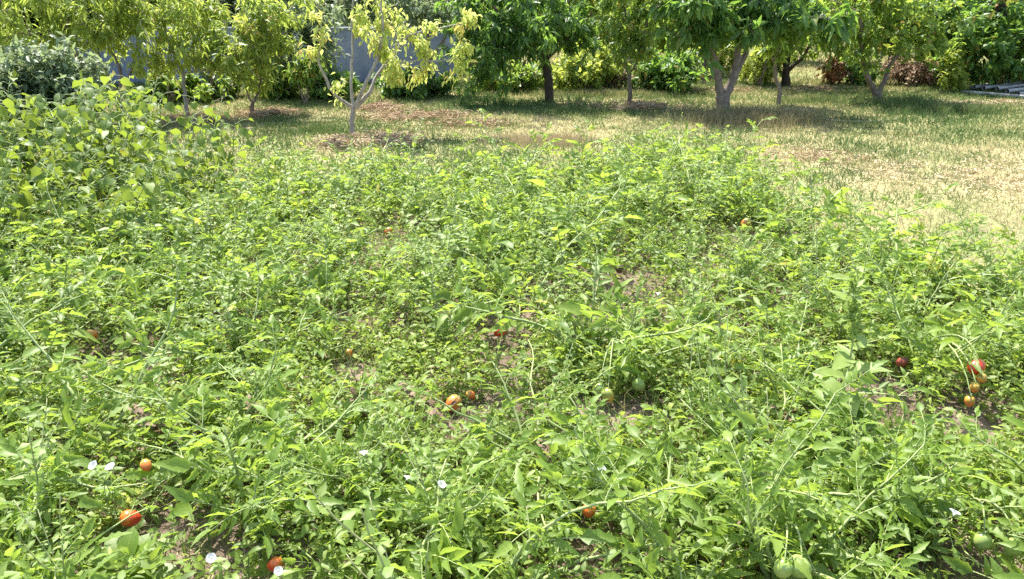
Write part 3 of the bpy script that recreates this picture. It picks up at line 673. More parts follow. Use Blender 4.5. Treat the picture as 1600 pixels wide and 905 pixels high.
# ------------------------------------------------------------------ lawn grass, hay, tall grass
def blades(name, X, Y, L, W, rnd, mat, lean=.6, flat=0.0, z0=0.0, r=None):
    """one narrow three-sided blade each"""
    r = r or rng
    N = len(X); Z = H(X, Y) + z0
    az = r.random(N) * 2 * PI; ln = np.abs(r.normal(size=N)) * lean
    d = np.stack([np.cos(az) * np.sin(np.minimum(ln, 1.45)), np.sin(az) * np.sin(np.minimum(ln, 1.45)), np.cos(np.minimum(ln, 1.45))], 1)
    side = nrm(np.cross(d, rand_dirs(N, r)))
    base = np.stack([X, Y, Z - .004], 1)
    mid = base + d * L[:, None] * .55
    tip = base + d * L[:, None] + np.stack([np.cos(az), np.sin(az), -np.ones(N) * .5], 1) * (L * .22)[:, None]
    w = (W / 2)[:, None]
    V = np.stack([base - side * w, base + side * w, mid + side * w * .8, mid - side * w * .8, tip], 1).reshape(-1, 3)
    o = (np.arange(N) * 5)[:, None]
    g = Geo(); g.add(V, o + np.array([[3, 2, 4]]), o + np.array([[0, 1, 2, 3]]), np.repeat(rnd, 5))
    return g.mesh(name, mat)

def lawn_zone(n, y0, y1):
    Y = np.sqrt(rng.random(n) * (y1 ** 2 - y0 ** 2) + y0 ** 2)
    X = (rng.random(n) * 2 - 1) * (Y * .76 + .4)
    return X, Y
X, Y = lawn_zone(260000, 4.2, 15.5)
keep = ~in_poly(X, Y, BED) & (fbm(X, Y, .7, 31) > .22) & ~((X < -2.0 - .05 * Y) & (Y < 6.0))
X, Y = X[keep], Y[keep]
px, py = to_px(X, Y)
dry = fbm(X, Y, 1.5, 12) * 1.1 + fbm(X, Y, .35, 14) * .5 - .42
# the straw-coloured opening, the sunburnt lawn on the east, tree shade put into the blade tint as darker green
dry += .45 * np.exp(-(((px - 850) / 110) ** 2 + ((py - 213) / 18) ** 2))
dry += np.where((px > 1180) & (py > 195), .25, 0)
dry -= .25 * np.exp(-(((px - 740) / 90) ** 2 + ((py - 165) / 14) ** 2)) + .3 * np.exp(-(((px - 1480) / 130) ** 2 + ((py - 172) / 16) ** 2)) + .18 * np.exp(-(((px - 480) / 90) ** 2 + ((py - 200) / 14) ** 2))
dry = np.clip(dry + rng.normal(size=len(X)) * .16, 0, 1)
L = rng.uniform(.025, .075, len(X)) * (1 + .5 * (dry < .4))
me = blades('lawn_grass', X, Y, L, rng.uniform(.003, .006, len(X)) * (1 + Y / 12), dry, M_GRASS, .75)
tag(link('lawn_grass', me), 'short half dry grass of the orchard lawn', 'grass', kind='stuff')

X, Y = lawn_zone(60000, 15.5, 30); n = len(X)
me = blades('far_grass', X, Y, rng.uniform(.06, .16, n), rng.uniform(.012, .022, n), np.clip(fbm(X, Y, 2.5, 15) * .9 + rng.normal(size=n) * .15, 0, 1), M_GRASS, .6)
tag(link('far_grass', me), 'sunlit rough grass beyond the border bushes', 'grass', kind='stuff')

def patch(n, cx, cy, rx, ry, r=None):
    a = rng.random(n) * 2 * PI; q = np.abs(rng.normal(size=n)) ** .8 * .62
    x = cx + np.cos(a) * q * rx; y = cy + np.sin(a) * q * ry
    return x, y
def hay(px, py, rx, ry, n, lab, hgt=.06, tint=.42):
    cx, cy = G(px, py); s = cy / FPX
    X, Y = patch(n, cx, cy, rx * s, ry)
    k = fbm(X, Y, .3, 44) > .38; X, Y = X[k], Y[k]; n = len(X)
    z = rng.random(n) ** 1.5 * hgt * (.3 + 1.2 * fbm(X, Y, .35, 45))
    g = Geo(); d = rand_dirs(n) * np.array((1, 1, .25)); d = nrm(d); side = nrm(np.cross(d, rand_dirs(n)))
    p = np.stack([X, Y, H(X, Y) + z], 1); L = rng.uniform(.04, .13, n)[:, None]; w = rng.uniform(.002, .005, n)[:, None]
    V = np.stack([p - d * L / 2 - side * w, p - d * L / 2 + side * w, p + d * L / 2 + side * w * .5, p + d * L / 2 - side * w * .5], 1).reshape(-1, 3)
    g.add(V, None, np.arange(n * 4).reshape(-1, 4), np.repeat(np.clip(rng.normal(tint, .22, n), 0, 1), 4))
    tag(link('hay_litter', g.mesh('hay_litter', M_STRAW)), lab, 'hay', kind='stuff')
hay(535, 226, 46, .35, 2600, 'tan cut hay heaped at the foot of the yellow tree', .09, .62)
hay(610, 222, 50, .4, 3000, 'tan cut hay lying beside the yellow tree', .10, .62)
hay(650, 185, 90, .5, 5200, 'reddish hay row behind the yellow tree', .10, .5)
hay(590, 172, 40, .4, 1800, 'small reddish hay heap right behind the yellow trunk', .10)
hay(740, 196, 70, .3, 2600, 'thin scatter of reddish hay before the dark trunked tree', .05)
hay(1000, 171, 80, .45, 4600, 'brown hay around the slim straight trunk', .12)
hay(425, 178, 60, .5, 3400, 'reddish hay under the low bushy young tree', .08)
hay(280, 190, 80, .6, 4200, 'reddish hay under the whitish thin peach trunk', .07)
hay(1120, 142, 90, .5, 2600, 'pinkish litter along the border by the dark post', .05)
hay(1270, 140, 80, .5, 2600, 'pinkish litter at the foot of the dark limbed tree', .05)
hay(1560, 162, 120, .3, 3600, 'pale straw litter in front of the poles', .04, .75)
hay(1500, 270, 220, 1.0, 5000, 'pale trampled straw on the sunburnt lawn', .02, .9)
hay(1280, 245, 90, .6, 2600, 'pinkish straw scattered at the edge of the bed', .02, .7)

def tall_grass(pxs, pys, rx, ry, n, lab, hgt, tint, mat=M_TALL):
    cx, cy = G(pxs, pys); s = cy / FPX
    X, Y = patch(n, cx, cy, rx * s, ry)
    k = (fbm(X, Y, .5, 47) > .33) & ~in_poly(X, Y, BED); X, Y = X[k], Y[k]; n = len(X)
    me = blades('tall_grass', X, Y, rng.uniform(.5, 1.1, n) * hgt, rng.uniform(.003, .006, n), np.clip(rng.normal(tint, .22, n), 0, 1), mat, .25)
    tag(link('tall_grass', me), lab, 'grass', kind='stuff')
tall_grass(1170, 190, 125, .75, 7000, 'tall olive brown grass with seed stalks at the forked tree', .22, .45)
tall_grass(845, 222, 90, .4, 4200, 'pale straw coloured dry grass at the head of the bed', .10, .95)
tall_grass(1420, 168, 60, .5, 2600, 'fresh green grass tuft by the tree forked at the ground', .20, .15, M_GRASS)
tall_grass(1500, 176, 110, .45, 3600, 'shaded green grass under the large dark tree', .16, .25, M_GRASS)
tall_grass(1270, 158, 70, .5, 2200, 'green grass between the crooked trunk and the forked tree', .14, .3, M_GRASS)
tall_grass(900, 176, 110, .5, 3000, 'green grass at the foot of the dark trunked tree', .10, .28, M_GRASS)
tall_grass(480, 205, 90, .45, 3000, 'green grass patch beside the yellow tree', .08, .22, M_GRASS)
tall_grass(940, 150, 160, .4, 3200, 'yellowish grass fringe along the border bushes', .14, .55, M_GRASS)

# ------------------------------------------------------------------ tomato leaves and plants
def frame(p, d, up, s=1.0):
    x = nrm(d); y = nrm(np.cross(up, x)); z = np.cross(x, y)
    M = np.eye(4); M[:3, 0] = x * s; M[:3, 1] = y * s; M[:3, 2] = z * s; M[:3, 3] = p
    return M
def tomato_leaf(seed, hq=True):
    """a divided leaf 1 unit long, along +x, stalk at the origin"""
    r = np.random.default_rng(seed); g = Geo()
    n = 6; t = np.linspace(0, 1, n); sag = r.uniform(.10, .5); side = r.normal() * .08
    rach = np.stack([t * .78, side * t ** 2, -sag * t ** 2 + .06 * t], 1)
    tube(g, rach, np.linspace(.016, .006, n), 4 if hq else 3, .55, 1)
    pos, dr, L = [], [], []
    def at(u): return np.array([np.interp(u, t, rach[:, k]) for k in range(3)])
    for u, s in ((.24, .17), (.42, .25), (.62, .30), (.85, .30)):
        for sg in (-1, 1):
            if r.random() < .06: continue
            uu = u + r.normal() * .03
            pos.append(at(uu)); a = sg * (1.15 + r.normal() * .18 - .25 * u)
            dr.append((math.cos(a), math.sin(a), -.15 + r.normal() * .28)); L.append(s * r.uniform(.8, 1.2))
    for u in (.33, .52, .73):
        for sg in (-1, 1):
            if r.random() < .5: pos.append(at(u)); dr.append((.3, sg, r.normal() * .3)); L.append(.10)
    pos.append(at(1)); dr.append((1, side * 2, -2 * sag * .8 + r.normal() * .15)); L.append(.40 * r.uniform(.85, 1.15))
    k = len(pos)
    leaves(g, T_LOB if hq else T_LOB2, pos, dr, np.array((0, 0, 1)) + r.normal(size=(k, 3)) * .3, np.array(L), r.uniform(.32, .52, k), np.clip(.45 + r.normal(size=k) * .12, 0, 1), r.uniform(.05, .65, k))
    return g
TL = [tomato_leaf(100 + i) for i in range(12)]
TLm = [g.mesh('leaf', [M_TOM, M_STEM]) for g in TL]
TLp = [tomato_leaf(100 + i, False).pack() for i in range(12)]

def tomato_frame(seed, size=1.0, upright=.5):
    """stems and leaf frames of one sprawling plant"""
    r = np.random.default_rng(seed); stems = []; lv = []
    ns = r.integers(4, 7)
    for i in range(ns):
        az = i / ns * 2 * PI + r.normal() * .35; ln = r.uniform(.38, .68) * size
        el = r.uniform(.55, 1.25) * (.7 + .6 * upright)
        h = np.array((math.cos(az), math.sin(az), 0))
        n = 9; pts = [np.array((0, 0, -.02))]; e = el
        for q in range(n):
            e += r.normal() * .12 - .10 + (.16 if q > 5 else 0)
            h2 = h + np.array((-h[1], h[0], 0)) * r.normal() * .15
            pts.append(pts[-1] + (nrm(h2) * math.cos(e) + np.array((0, 0, math.sin(e)))) * ln / n)
            pts[-1][2] = max(pts[-1][2], .025)
        pts = np.array(pts); stems.append((pts, r.uniform(.0055, .0085) * size ** .5, .002))
        m = int(ln / .05); tt = np.linspace(.12, 1, m)
        for j, u in enumerate(tt):
            p = np.array([np.interp(u, np.linspace(0, 1, n + 1), pts[:, k]) for k in range(3)])
            a = j * 2.4 + r.normal() * .4 + i
            fwd = nrm(pts[min(int(u * n) + 1, n)] - pts[max(int(u * n) - 1, 0)])
            d = np.array((math.cos(a), math.sin(a), .25 + .5 * u)) * .9 + fwd * .6
            if p[2] < .1: d[2] = abs(d[2]) + .2
            up = np.array((0, 0, 1)) + r.normal(size=3) * .35
            s = (.105 + .085 * math.sin(PI * min(u + .15, 1))) * r.uniform(.75, 1.25) * (.8 + .2 * size)
            lv.append((p, d, up, s, r.integers(12), r.normal() * .16 + (.3 if r.random() < .05 else 0)))
    return stems, lv
def stems_mesh(stems, mat, n=5):
    g = Geo()
    for pts, r0, r1 in stems: tube(g, pts, np.linspace(r0, r1, len(pts)), n)
    return g.mesh('stem', mat)

NV = 8
TV = [tomato_frame(200 + i, 1.0, .3 + .5 * (i / NV)) for i in range(NV)]
TVstem = [stems_mesh(s, M_STEM) for s, l in TV]
TVfol = []; TVone = []
for s, lv in TV:
    g = Geo()
    for p, d, up, sc_, v, dr in lv: g.add_packed(TLp[v], frame(p, d, up, sc_), dr)
    TVfol.append(g.mesh('foliage', [M_TOM, M_STEM]))
    for pts, r0, r1 in s: tube(g, pts, np.linspace(r0, r1, len(pts)), 4, .5, 1)
    TVone.append(g.mesh('tomato_plant', [M_TOM, M_STEM]))

# weeds -------------------------------------------------------------
def weed_frame(seed, h, tm, ln, w, spacing, branch, matl, mats, lean=.25, spike=False, upl=.35, tint=.45, whorl=2.4, r0=.004):
    r = np.random.default_rng(seed); fol = Geo(); stm = Geo()
    def axis(p0, d0, L, depth):
        n = 7; pts = [p0]; d = nrm(d0)
        for q in range(n):
            d = nrm(d + r.normal(size=3) * .07 + np.array((0, 0, .06 if depth else .03)))
            pts.append(pts[-1] + d * L / n)
        pts = np.array(pts)
        tube(stm, pts, np.linspace(r0 * (1 if depth == 0 else .55), .0012, n + 1), 5 if depth == 0 else 4, .5)
        m = max(3, int(L / spacing)); u = np.linspace(.12, 1, m); a = np.arange(m) * whorl + r.random() * 6 + r.normal(size=m) * .3
        pp = np.stack([np.interp(u, np.linspace(0, 1, n + 1), pts[:, k]) for k in range(3)], 1)
        dr = np.stack([np.cos(a), np.sin(a), upl + .35 * u + r.normal(size=m) * .25], 1)
        sz = ln * (1.15 - .65 * u) * r.uniform(.7, 1.25, m) * (1 if depth == 0 else .75)
        leaves(fol, tm, pp, dr, np.array((0, 0, 1)) + r.normal(size=(m, 3)) * .3, sz, w * r.uniform(.85, 1.2, m), np.clip(tint + r.normal(size=m) * .16, 0, 1), .2 + r.normal(size=m) * .12)
        if spike and depth == 0:
            for q in range(200):
                uu = .72 + .30 * r.random(); b = np.array([np.interp(min(uu, 1), np.linspace(0, 1, n + 1), pts[:, k]) for k in range(3)])
                if uu > 1: b = b + d * (uu - 1) * L
                leaves(fol, T_NAR, b + r.normal(size=3) * .007 * (1.35 - uu)/.5, r.normal(size=3) + np.array((0, 0, .8)), r.normal(size=3), .026 * (1.5 - uu * .8), .6, .85, .1)
        if depth < branch:
            for uu in r.uniform(.15, .75, r.integers(3, 6)):
                b = np.array([np.interp(uu, np.linspace(0, 1, n + 1), pts[:, k]) for k in range(3)]); az = r.random() * 6.3
                axis(b, np.array((math.cos(az), math.sin(az), .9)), L * r.uniform(.3, .5), depth + 1)
    axis(np.array((0, 0, -.02)), np.array((r.normal() * lean, r.normal() * lean, 1)), h, 0)
    return stm, fol
def weed_set(name, n, seed, fn, matl, mats):
    out = []
    for i in range(n):
        s, f = fn(seed + i, i)
        one = Geo(); one.add_packed(f.pack(), np.eye(4))
        V, T, Q, R, U, TM, QM = s.pack(); one.add_packed((V, T, Q, R, U, TM + 1, QM + 1), np.eye(4))
        out.append((s.mesh('stem', mats), f.mesh('foliage', matl), one.mesh(name, [matl, mats])))
    return out
LAMB = weed_set('goosefoot_weed', 8, 300, lambda s, i: weed_frame(s, .34 + .03 * i, T_RHO, .055, .62, .020, 1, None, None, tint=.5), M_LAMB, M_STEM2)
NIGHT = weed_set('nightshade_weed', 8, 320, lambda s, i: weed_frame(s, .20 + .015 * i, T_OV, .055, .6, .016, 1, None, None, lean=.6, tint=.45), M_NIGHT, M_STEM)
WISP = weed_set('wispy_weed', 6, 340, lambda s, i: weed_frame(s, .34 + .05 * i, T_LAN, .036, .38, .018, 1, None, None, tint=.6, r0=.0026), M_LAMB, M_STEM2)

# fruit: photo sighting, height over the soil, colour, long radius, lying or hanging, label
def GZ(x, y, z):
    a = P(x, y, 1.0); cam_ = np.array((0, 0, CAM_H)); d = a - cam_; t = (z - CAM_H) / d[2]
    return cam_ + d * t
LYING = [(782, 517, .08, 'red', .036, 'red ripe oval tomato by the bare patch with a dark hollow below'),
         (708, 630, .06, 'orange', .038, 'orange red tomato lying near the bare soil patch'),
         (735, 617, .06, 'orange', .022, 'small round orange tomato next to the orange red one'),
         (203, 810, .10, 'red', .032, 'red ripe tomato above the broad leaved rosette'),
         (1165, 349, .12, 'orange', .038, 'pinkish orange tomato in the bed toward the sunburnt lawn'),
         (607, 361, .06, 'orange', .032, 'orange tomato deep in the bed facing the yellow tree'),
         (968, 421, .10, 'dark', .032, 'dark withered red tomato in the middle of the bed'),
         (143, 523, .12, 'orange', .028, 'small orange tomato half hidden near the bean plants'),
         (222, 528, .08, 'orange', .026, 'dull orange tomato in a gap near the bean plants'),
         (920, 798, .16, 'red', .026, 'small red tomato tucked under a pale leaf'),
         (228, 727, .18, 'orange', .022, 'small orange tomato near the pair of white flowers'),
         (545, 551, .06, 'orange', .020, 'tiny orange tomato in the thick weeds between the bare patches'),
         (430, 882, .12, 'red', .024, 'red tomato in a dark gap under tomato leaves'),
         (1410, 566, .10, 'dark', .030, 'brownish red tomato beside the bare soil under tomato stems')]
HANG = [(1525, 573, .20, 'red', .040, 'bright red tomato'), (1534, 591, .17, 'orange', .024, 'orange tomato'), (1523, 606, .14, 'orange', .022, 'dull orange tomato'), (1515, 627, .10, 'orange', .024, 'reddish tomato low on the stem')]
HANG2 = [(950, 617, .08, 'yellow', .032, 'yellow turning tomato'), (937, 609, .08, 'green', .032, 'green tomato'), (998, 601, .10, 'green', .032, 'green tomato')]
HANG3 = [(1250, 886, .22, 'green', .036, 'large green tomato'), (1224, 888, .22, 'green', .030, 'small green tomato')]
HANG4 = [(1534, 846, .12, 'green', .030, 'green tomato'), (1583, 856, .12, 'green', .030, 'pale green tomato')]
CLEAR = [GZ(f[0], f[1], f[2]) for f in LYING + HANG + HANG2 + HANG3 + HANG4]
CLEARN = np.array(CLEAR)
CXY = CLEARN[:, :2]; CD = nrm(-CXY)
def blocks_fruit(x, y, r=.19):
    q = np.array((x, y)) - CXY; t = np.clip((q * CD).sum(1), -.05, .6)
    return bool((np.linalg.norm(q - CD * t[:, None], axis=1) < r).any())
CD3 = nrm(np.array((0, 0, CAM_H)) - CLEARN)
def hides_fruit(p, r=.055):
    q = p - CLEARN; t = np.maximum((q * CD3).sum(1), 0)
    return bool((np.linalg.norm(q - CD3 * t[:, None], axis=1) < r).any())

# where they stand ---------------------------------------------------
def darts(n_try, spacing, seed, poly=BED, bare_k=1.0, others=None, ymin=1.05):
    r = np.random.default_rng(seed)
    x0, y0 = poly.min(0) - .4; x1, y1 = poly.max(0) + .4
    pts = []
    cell = {}
    for _ in range(n_try):
        x, y = r.uniform(x0, x1), r.uniform(max(y0, ymin), y1)
        jx = .9 * (noise(x, y, .45, 71) - .5); jy = 1.1 * (noise(x, y, .45, 73) - .5)
        if not in_poly(np.array([x + jx]), np.array([y + jy]), poly)[0] or bare(np.array([x]), np.array([y]), bare_k)[0]: continue
        if abs(x) > y * .76 + .55 or blocks_fruit(x, y, (.22 if y < 2.5 else .38) if spacing > .3 else .24): continue
        sp = spacing * (.75 + .5 * noise(x, y, .8, 21))
        i, j = int(x // .5), int(y // .5); ok = True
        for a in (-1, 0, 1):
            for b in (-1, 0, 1):
                for (u, v) in cell.get((i + a, j + b), ()):
                    if (u - x) ** 2 + (v - y) ** 2 < sp * sp: ok = False; break
        if ok: cell.setdefault((i, j), []).append((x, y)); pts.append((x, y))
    return pts

LAND = [('by the middle bare soil patch', G(810, 610)), ('by the tall seeding weed', G(1375, 630)), ('at the bare corner with green tomatoes', G(1530, 885)),
        ('around the broad leaved rosette', G(200, 880)), ('near the pair of white bindweed flowers', G(160, 760)), ('along the bean plants', G(260, 450)), ('at the foot of the bean row', G(420, 310)),
        ('at the bed end facing the yellow tree', G(560, 270)), ('at the bed end by the pale straw grass', G(840, 265)), ('at the bed end facing the forked pale tree', G(1050, 250)),
        ('along the sunburnt lawn edge', G(1250, 330)), ('at the bed margin by the trampled straw', G(1480, 410)), ('around the pinkish orange tomato', G(1130, 380)), ('around the dark withered tomato', G(960, 450)),
        ('around the lone orange tomato', G(610, 390)), ('around the small bare spot amid weeds', G(650, 490)), ('around the cluster of red tomatoes', G(1525, 600)), ('around the yellow and green tomatoes', G(970, 640)),
        ('around the hanging large green tomato', G(1240, 900)), ('near the orange red tomatoes', G(640, 700)), ('around the dark gap with a red tomato', G(430, 890)), ('near the small red tomato', G(900, 840))]
def size_word(s, lo, hi, a='small ', b='large '):
    return a if s < lo else b if s > hi else ''
def zone(x, y):
    return min(LAND, key=lambda l: (l[1][0] - x) ** 2 + (l[1][1] - y) ** 2)[0]
TP = darts(16000, .325, 1, bare_k=1.25)
TP.sort(key=lambda p: p[1])
rr = random.Random(5)
G_TOM = 'tomato plants sprawling over the bed'
tomato_roots = []
def near_tomato(x, y, seed, size, label, upright=.5, group=None, rz=0):
    stems, lv = tomato_frame(seed, size, upright)
    o = empty('tomato_plant', (x, y, H(x, y)), rz); tag(o, label, 'tomato plant', group or 'tomato plants ' + zone(x, y))
    link('stem', stems_mesh(stems, M_STEM, 6), o)
    c_, s_ = math.cos(rz), math.sin(rz)
    for p, d, up, s, v, dr in lv:
        q = p + nrm(d) * s * .55
        if hides_fruit(np.array((x + q[0] * c_ - q[1] * s_, y + q[0] * s_ + q[1] * c_, q[2]))): continue
        link('leaf', TLm[v], o, Matrix(frame(p, d, up, s)))
    return o
for k, (x, y) in enumerate(TP):
    x, y = float(x), float(y); s = rr.choice((.7, .85, 1.0, 1.0, 1.15, 1.3)) * rr.uniform(.9, 1.1); rz = rr.uniform(0, 6.28)
    if y < 2.5:
        o = near_tomato(x, y, 1000 + k, s, size_word(s, .86, 1.12) + 'tomato plant with divided leaves ' + zone(x, y), rr.uniform(.2, .8), rz=rz)
    elif y < 4.6:
        v = rr.randrange(NV)
        o = empty('tomato_plant', (x, y, H(x, y)), rz, s); tag(o, size_word(s, .86, 1.12) + 'tomato plant with divided leaves ' + zone(x, y), 'tomato plant', 'tomato plants ' + zone(x, y))
        link('stem', TVstem[v], o); link('foliage', TVfol[v], o)
    else:
        v = rr.randrange(NV)
        o = link('tomato_plant', TVone[v]); o.location = (x, y, H(x, y)); o.rotation_euler = (0, 0, rz); o.scale = (s, s, s)
        tag(o, size_word(s, .86, 1.12) + 'tomato plant with divided leaves ' + zone(x, y), 'tomato plant', 'tomato plants ' + zone(x, y))
    tomato_roots.append(o)

def scatter(name, S, pts, label, cat, group, smin, smax, nearlim):
    for (x, y) in pts:
        x, y = float(x), float(y); s = rr.uniform(smin, smax); v = rr.randrange(len(S))
        if y < nearlim:
            o = empty(name, (x, y, H(x, y)), rr.uniform(0, 6.28), s); link('stem', S[v][0], o); link('foliage', S[v][1], o)
        else:
            o = link(name, S[v][2]); o.location = (x, y, H(x, y)); o.rotation_euler = (0, 0, rr.uniform(0, 6.28)); o.scale = (s, s, s)
        tag(o, size_word(s, smin + (smax - smin) * .33, smin + (smax - smin) * .67) + label + ' ' + zone(x, y), cat, group + ' ' + zone(x, y))
LP_ = darts(11000, .265, 2, bare_k=1.1)
NP_ = darts(13000, .25, 3, bare_k=1.0)
WP_ = darts(5000, .40, 4, bare_k=1.1)
scatter('goosefoot_weed', LAMB, LP_[:300], 'upright pale green toothed weed', 'weed', 'goosefoot weeds', .55, 1.35, 4.0)
scatter('nightshade_weed', NIGHT, NP_[:300], 'low weed with oval leaves', 'weed', 'low oval leaved weeds', .55, 1.4, 4.0)
scatter('wispy_weed', WISP, WP_[:260], 'tall thin wispy weed', 'weed', 'thin tall weeds', .6, 1.25, 4.0)

# ground cover nobody could count
n = 210000
X, Y = lawn_zone(n, 1.1, 8.8)
X2, Y2 = lawn_zone(50000, 1.1, 3.3); X = np.concatenate([X, X2]); Y = np.concatenate([Y, Y2])
keep = in_poly(X + .9 * (noise(X, Y, .45, 71) - .5), Y + 1.1 * (noise(X, Y, .45, 73) - .5), BED) & ~bare(X, Y, 1.0) & ((fbm(X, Y, .4, 38) > .36) | (rng.random(len(X)) < .5))
for c in CLEAR: keep &= (X - c[0] * .965) ** 2 + (Y - c[1] * .965) ** 2 > .11 ** 2
X, Y = X[keep], Y[keep]; n = len(X)
Z = H(X, Y) + rng.random(n) ** 1.3 * (.05 + .22 * fbm(X, Y, .5, 33))
g = Geo(); az = rng.random(n) * 6.283
cover = np.clip(.2 + .5 * fbm(X, Y, .6, 35) + rng.normal(size=n) * .15, 0, 1)
P3 = np.stack([X, Y, Z], 1); D3 = np.stack([np.cos(az), np.sin(az), rng.normal(size=n) * .45], 1); U3 = np.array((0, 0, 1)) + rng.normal(size=(n, 3)) * .45
L3 = rng.uniform(.014, .046, n); W3 = rng.uniform(.3, .62, n); C3 = rng.uniform(.05, .45, n)
nr = Y < 3.3
for mk, tm in ((nr, T_OV2), (~nr, T_NAR)): leaves(g, tm, P3[mk], D3[mk], U3[mk], L3[mk], W3[mk], cover[mk], C3[mk])
tag(link('ground_cover', g.mesh('ground_cover', M_COVER)), 'low tangle of small leaves covering the bed soil', 'weeds', kind='stuff')
X, Y = lawn_zone(70000, 1.1, 8.8); keep = in_poly(X + 1.4 * (noise(X, Y, .45, 71) - .5), Y + 1.6 * (noise(X, Y, .45, 73) - .5), BED) & (fbm(X, Y, .6, 36) > .42); X, Y = X[keep], Y[keep]; n = len(X)
me = blades('bed_grass', X, Y, rng.uniform(.05, .22, n), rng.uniform(.002, .005, n), np.clip(.1 + .5 * fbm(X, Y, .9, 37) + rng.normal(size=n) * .18, 0, 1), M_GRASS, .6)
tag(link('bed_grass', me), 'thin grass blades growing between the vegetables', 'grass', kind='stuff')
# dry bits on the bare soil
X, Y = lawn_zone(30000, 1.1, 8.6); keep = in_poly(X, Y, BED) & (bare(X, Y, 1.5) | (rng.random(len(X)) < .25)); X, Y = X[keep], Y[keep]; n = len(X)
me = blades('soil_debris', X, Y, rng.uniform(.02, .07, n), rng.uniform(.002, .006, n), np.clip(rng.normal(.6, .25, n), 0, 1), M_STRAW, 2.2, z0=.016)
tag(link('soil_debris', me), 'dry straw and leaf bits lying on the bare soil', 'litter', kind='stuff')

# ------------------------------------------------------------------ the tomatoes
def tomato_mesh(mat, seed):
    r = np.random.default_rng(seed); g = Geo(); nu, nv = 14, 10
    V = [(0, 0, .93)]
    for j in range(1, nv):
        ph = PI * j / nv
        for i in range(nu):
            th = 2 * PI * i / nu; lob = 1 + .035 * math.cos(3 * th + seed) * math.sin(ph)
            z = math.cos(ph); rad = math.sin(ph) * .80 * lob * (1 + .10 * z)
            V.append((rad * math.cos(th), rad * math.sin(th), z - (.07 if j == 1 else 0)))
    V.append((0, 0, -1.03)); e = len(V) - 1
    T = [(0, 1 + i, 1 + (i + 1) % nu) for i in range(nu)] + [(e, 1 + (nv - 2) * nu + (i + 1) % nu, 1 + (nv - 2) * nu + i) for i in range(nu)]
    Q = [(1 + j * nu + i, 1 + (j + 1) * nu + i, 1 + (j + 1) * nu + (i + 1) % nu, 1 + j * nu + (i + 1) % nu) for j in range(nv - 2) for i in range(nu)]
    g.add(np.array(V), T, Q)
    return g.mesh('tomato', mat)
TMAT = dict(red=M_TRED, orange=M_TORA, yellow=M_TYEL, green=M_TGRN, dark=M_TDRK)
TMESH = {k: tomato_mesh(m, i) for i, (k, m) in enumerate(TMAT.items())}
def calyx_mesh():
    g = Geo(); a = np.arange(5) / 5 * 2 * PI
    leaves(g, T_NAR, np.tile((0, 0, .92), (5, 1)), np.stack([np.cos(a), np.sin(a), .25 + 0 * a], 1), (0, 0, 1), .62, .3, .4, .3)
    tube(g, [(0, 0, .88), (.05, 0, 1.15), (.18, .05, 1.4)], [.07, .055, .05], 5, .5, 1)
    return g.mesh('calyx', [M_NIGHT, M_STEM])
CALYX = calyx_mesh()
for i, (px, py, z, col, r_, lab) in enumerate(LYING):
    p = GZ(px, py, z); gz = H(p[0], p[1])
    o = link('tomato', TMESH[col]); o.location = p; o.scale = (r_,) * 3
    o.rotation_euler = (rr.uniform(.5, 1.3), rr.uniform(-.4, .4), rr.uniform(0, 6.28)); tag(o, lab, 'tomato')
    link('calyx', CALYX, o)
def fruiting(base, fruits, label, seed, size, upright=.7, rz=0.0):
    x, y = base
    o = near_tomato(x, y, seed, size, label, upright, 'tomato plants with hanging fruit', rz)
    inv = Matrix.Rotation(-rz, 4, 'Z') @ Matrix.Translation((-x, -y, -H(x, y)))
    for f in fruits:
        p = Vector(GZ(f[0], f[1], f[2])); q = inv @ p
        t = link('tomato', TMESH[f[3]], o, Matrix.Translation(q) @ Matrix.Rotation(rr.uniform(-.7, .7), 4, 'Z') @ Matrix.Rotation(1.45 if f[3] == 'red' else rr.uniform(-.9, .9), 4, 'Y') @ Matrix.Scale(f[4], 4)); t['label'] = f[5]
        link('calyx', CALYX, t)
        g = Geo(); a = np.array(q) + np.array((0, 0, f[4])); b = np.array((0, 0, .20)) * size
        tube(g, bez(a, a * .6 + b * .4 + np.array((0, 0, .10)), b, 6), np.linspace(.002, .004, 6), 5)
        link('fruit_stalk', g.mesh('fruit_stalk', M_STEM), o)
    return o
c = GZ(1500, 600, .1); fruiting((c[0] - .02, c[1] + .18), HANG, 'tomato plant bearing a cluster of red and orange tomatoes', 901, 1.15)
c = GZ(965, 615, .05); fruiting((c[0] + .0, c[1] + .20), HANG2, 'tomato plant bearing yellow and green tomatoes by the dark hollow', 902, 1.05)
c = GZ(1245, 900, .2); fruiting((c[0] + .02, c[1] + .16), HANG3, 'tomato plant with a large unripe green tomato hanging', 903, 1.1)
c = GZ(1560, 860, .1); fruiting((c[0] + .0, c[1] + .16), HANG4, 'tomato plant with small green tomatoes at the bare corner', 904, .8)

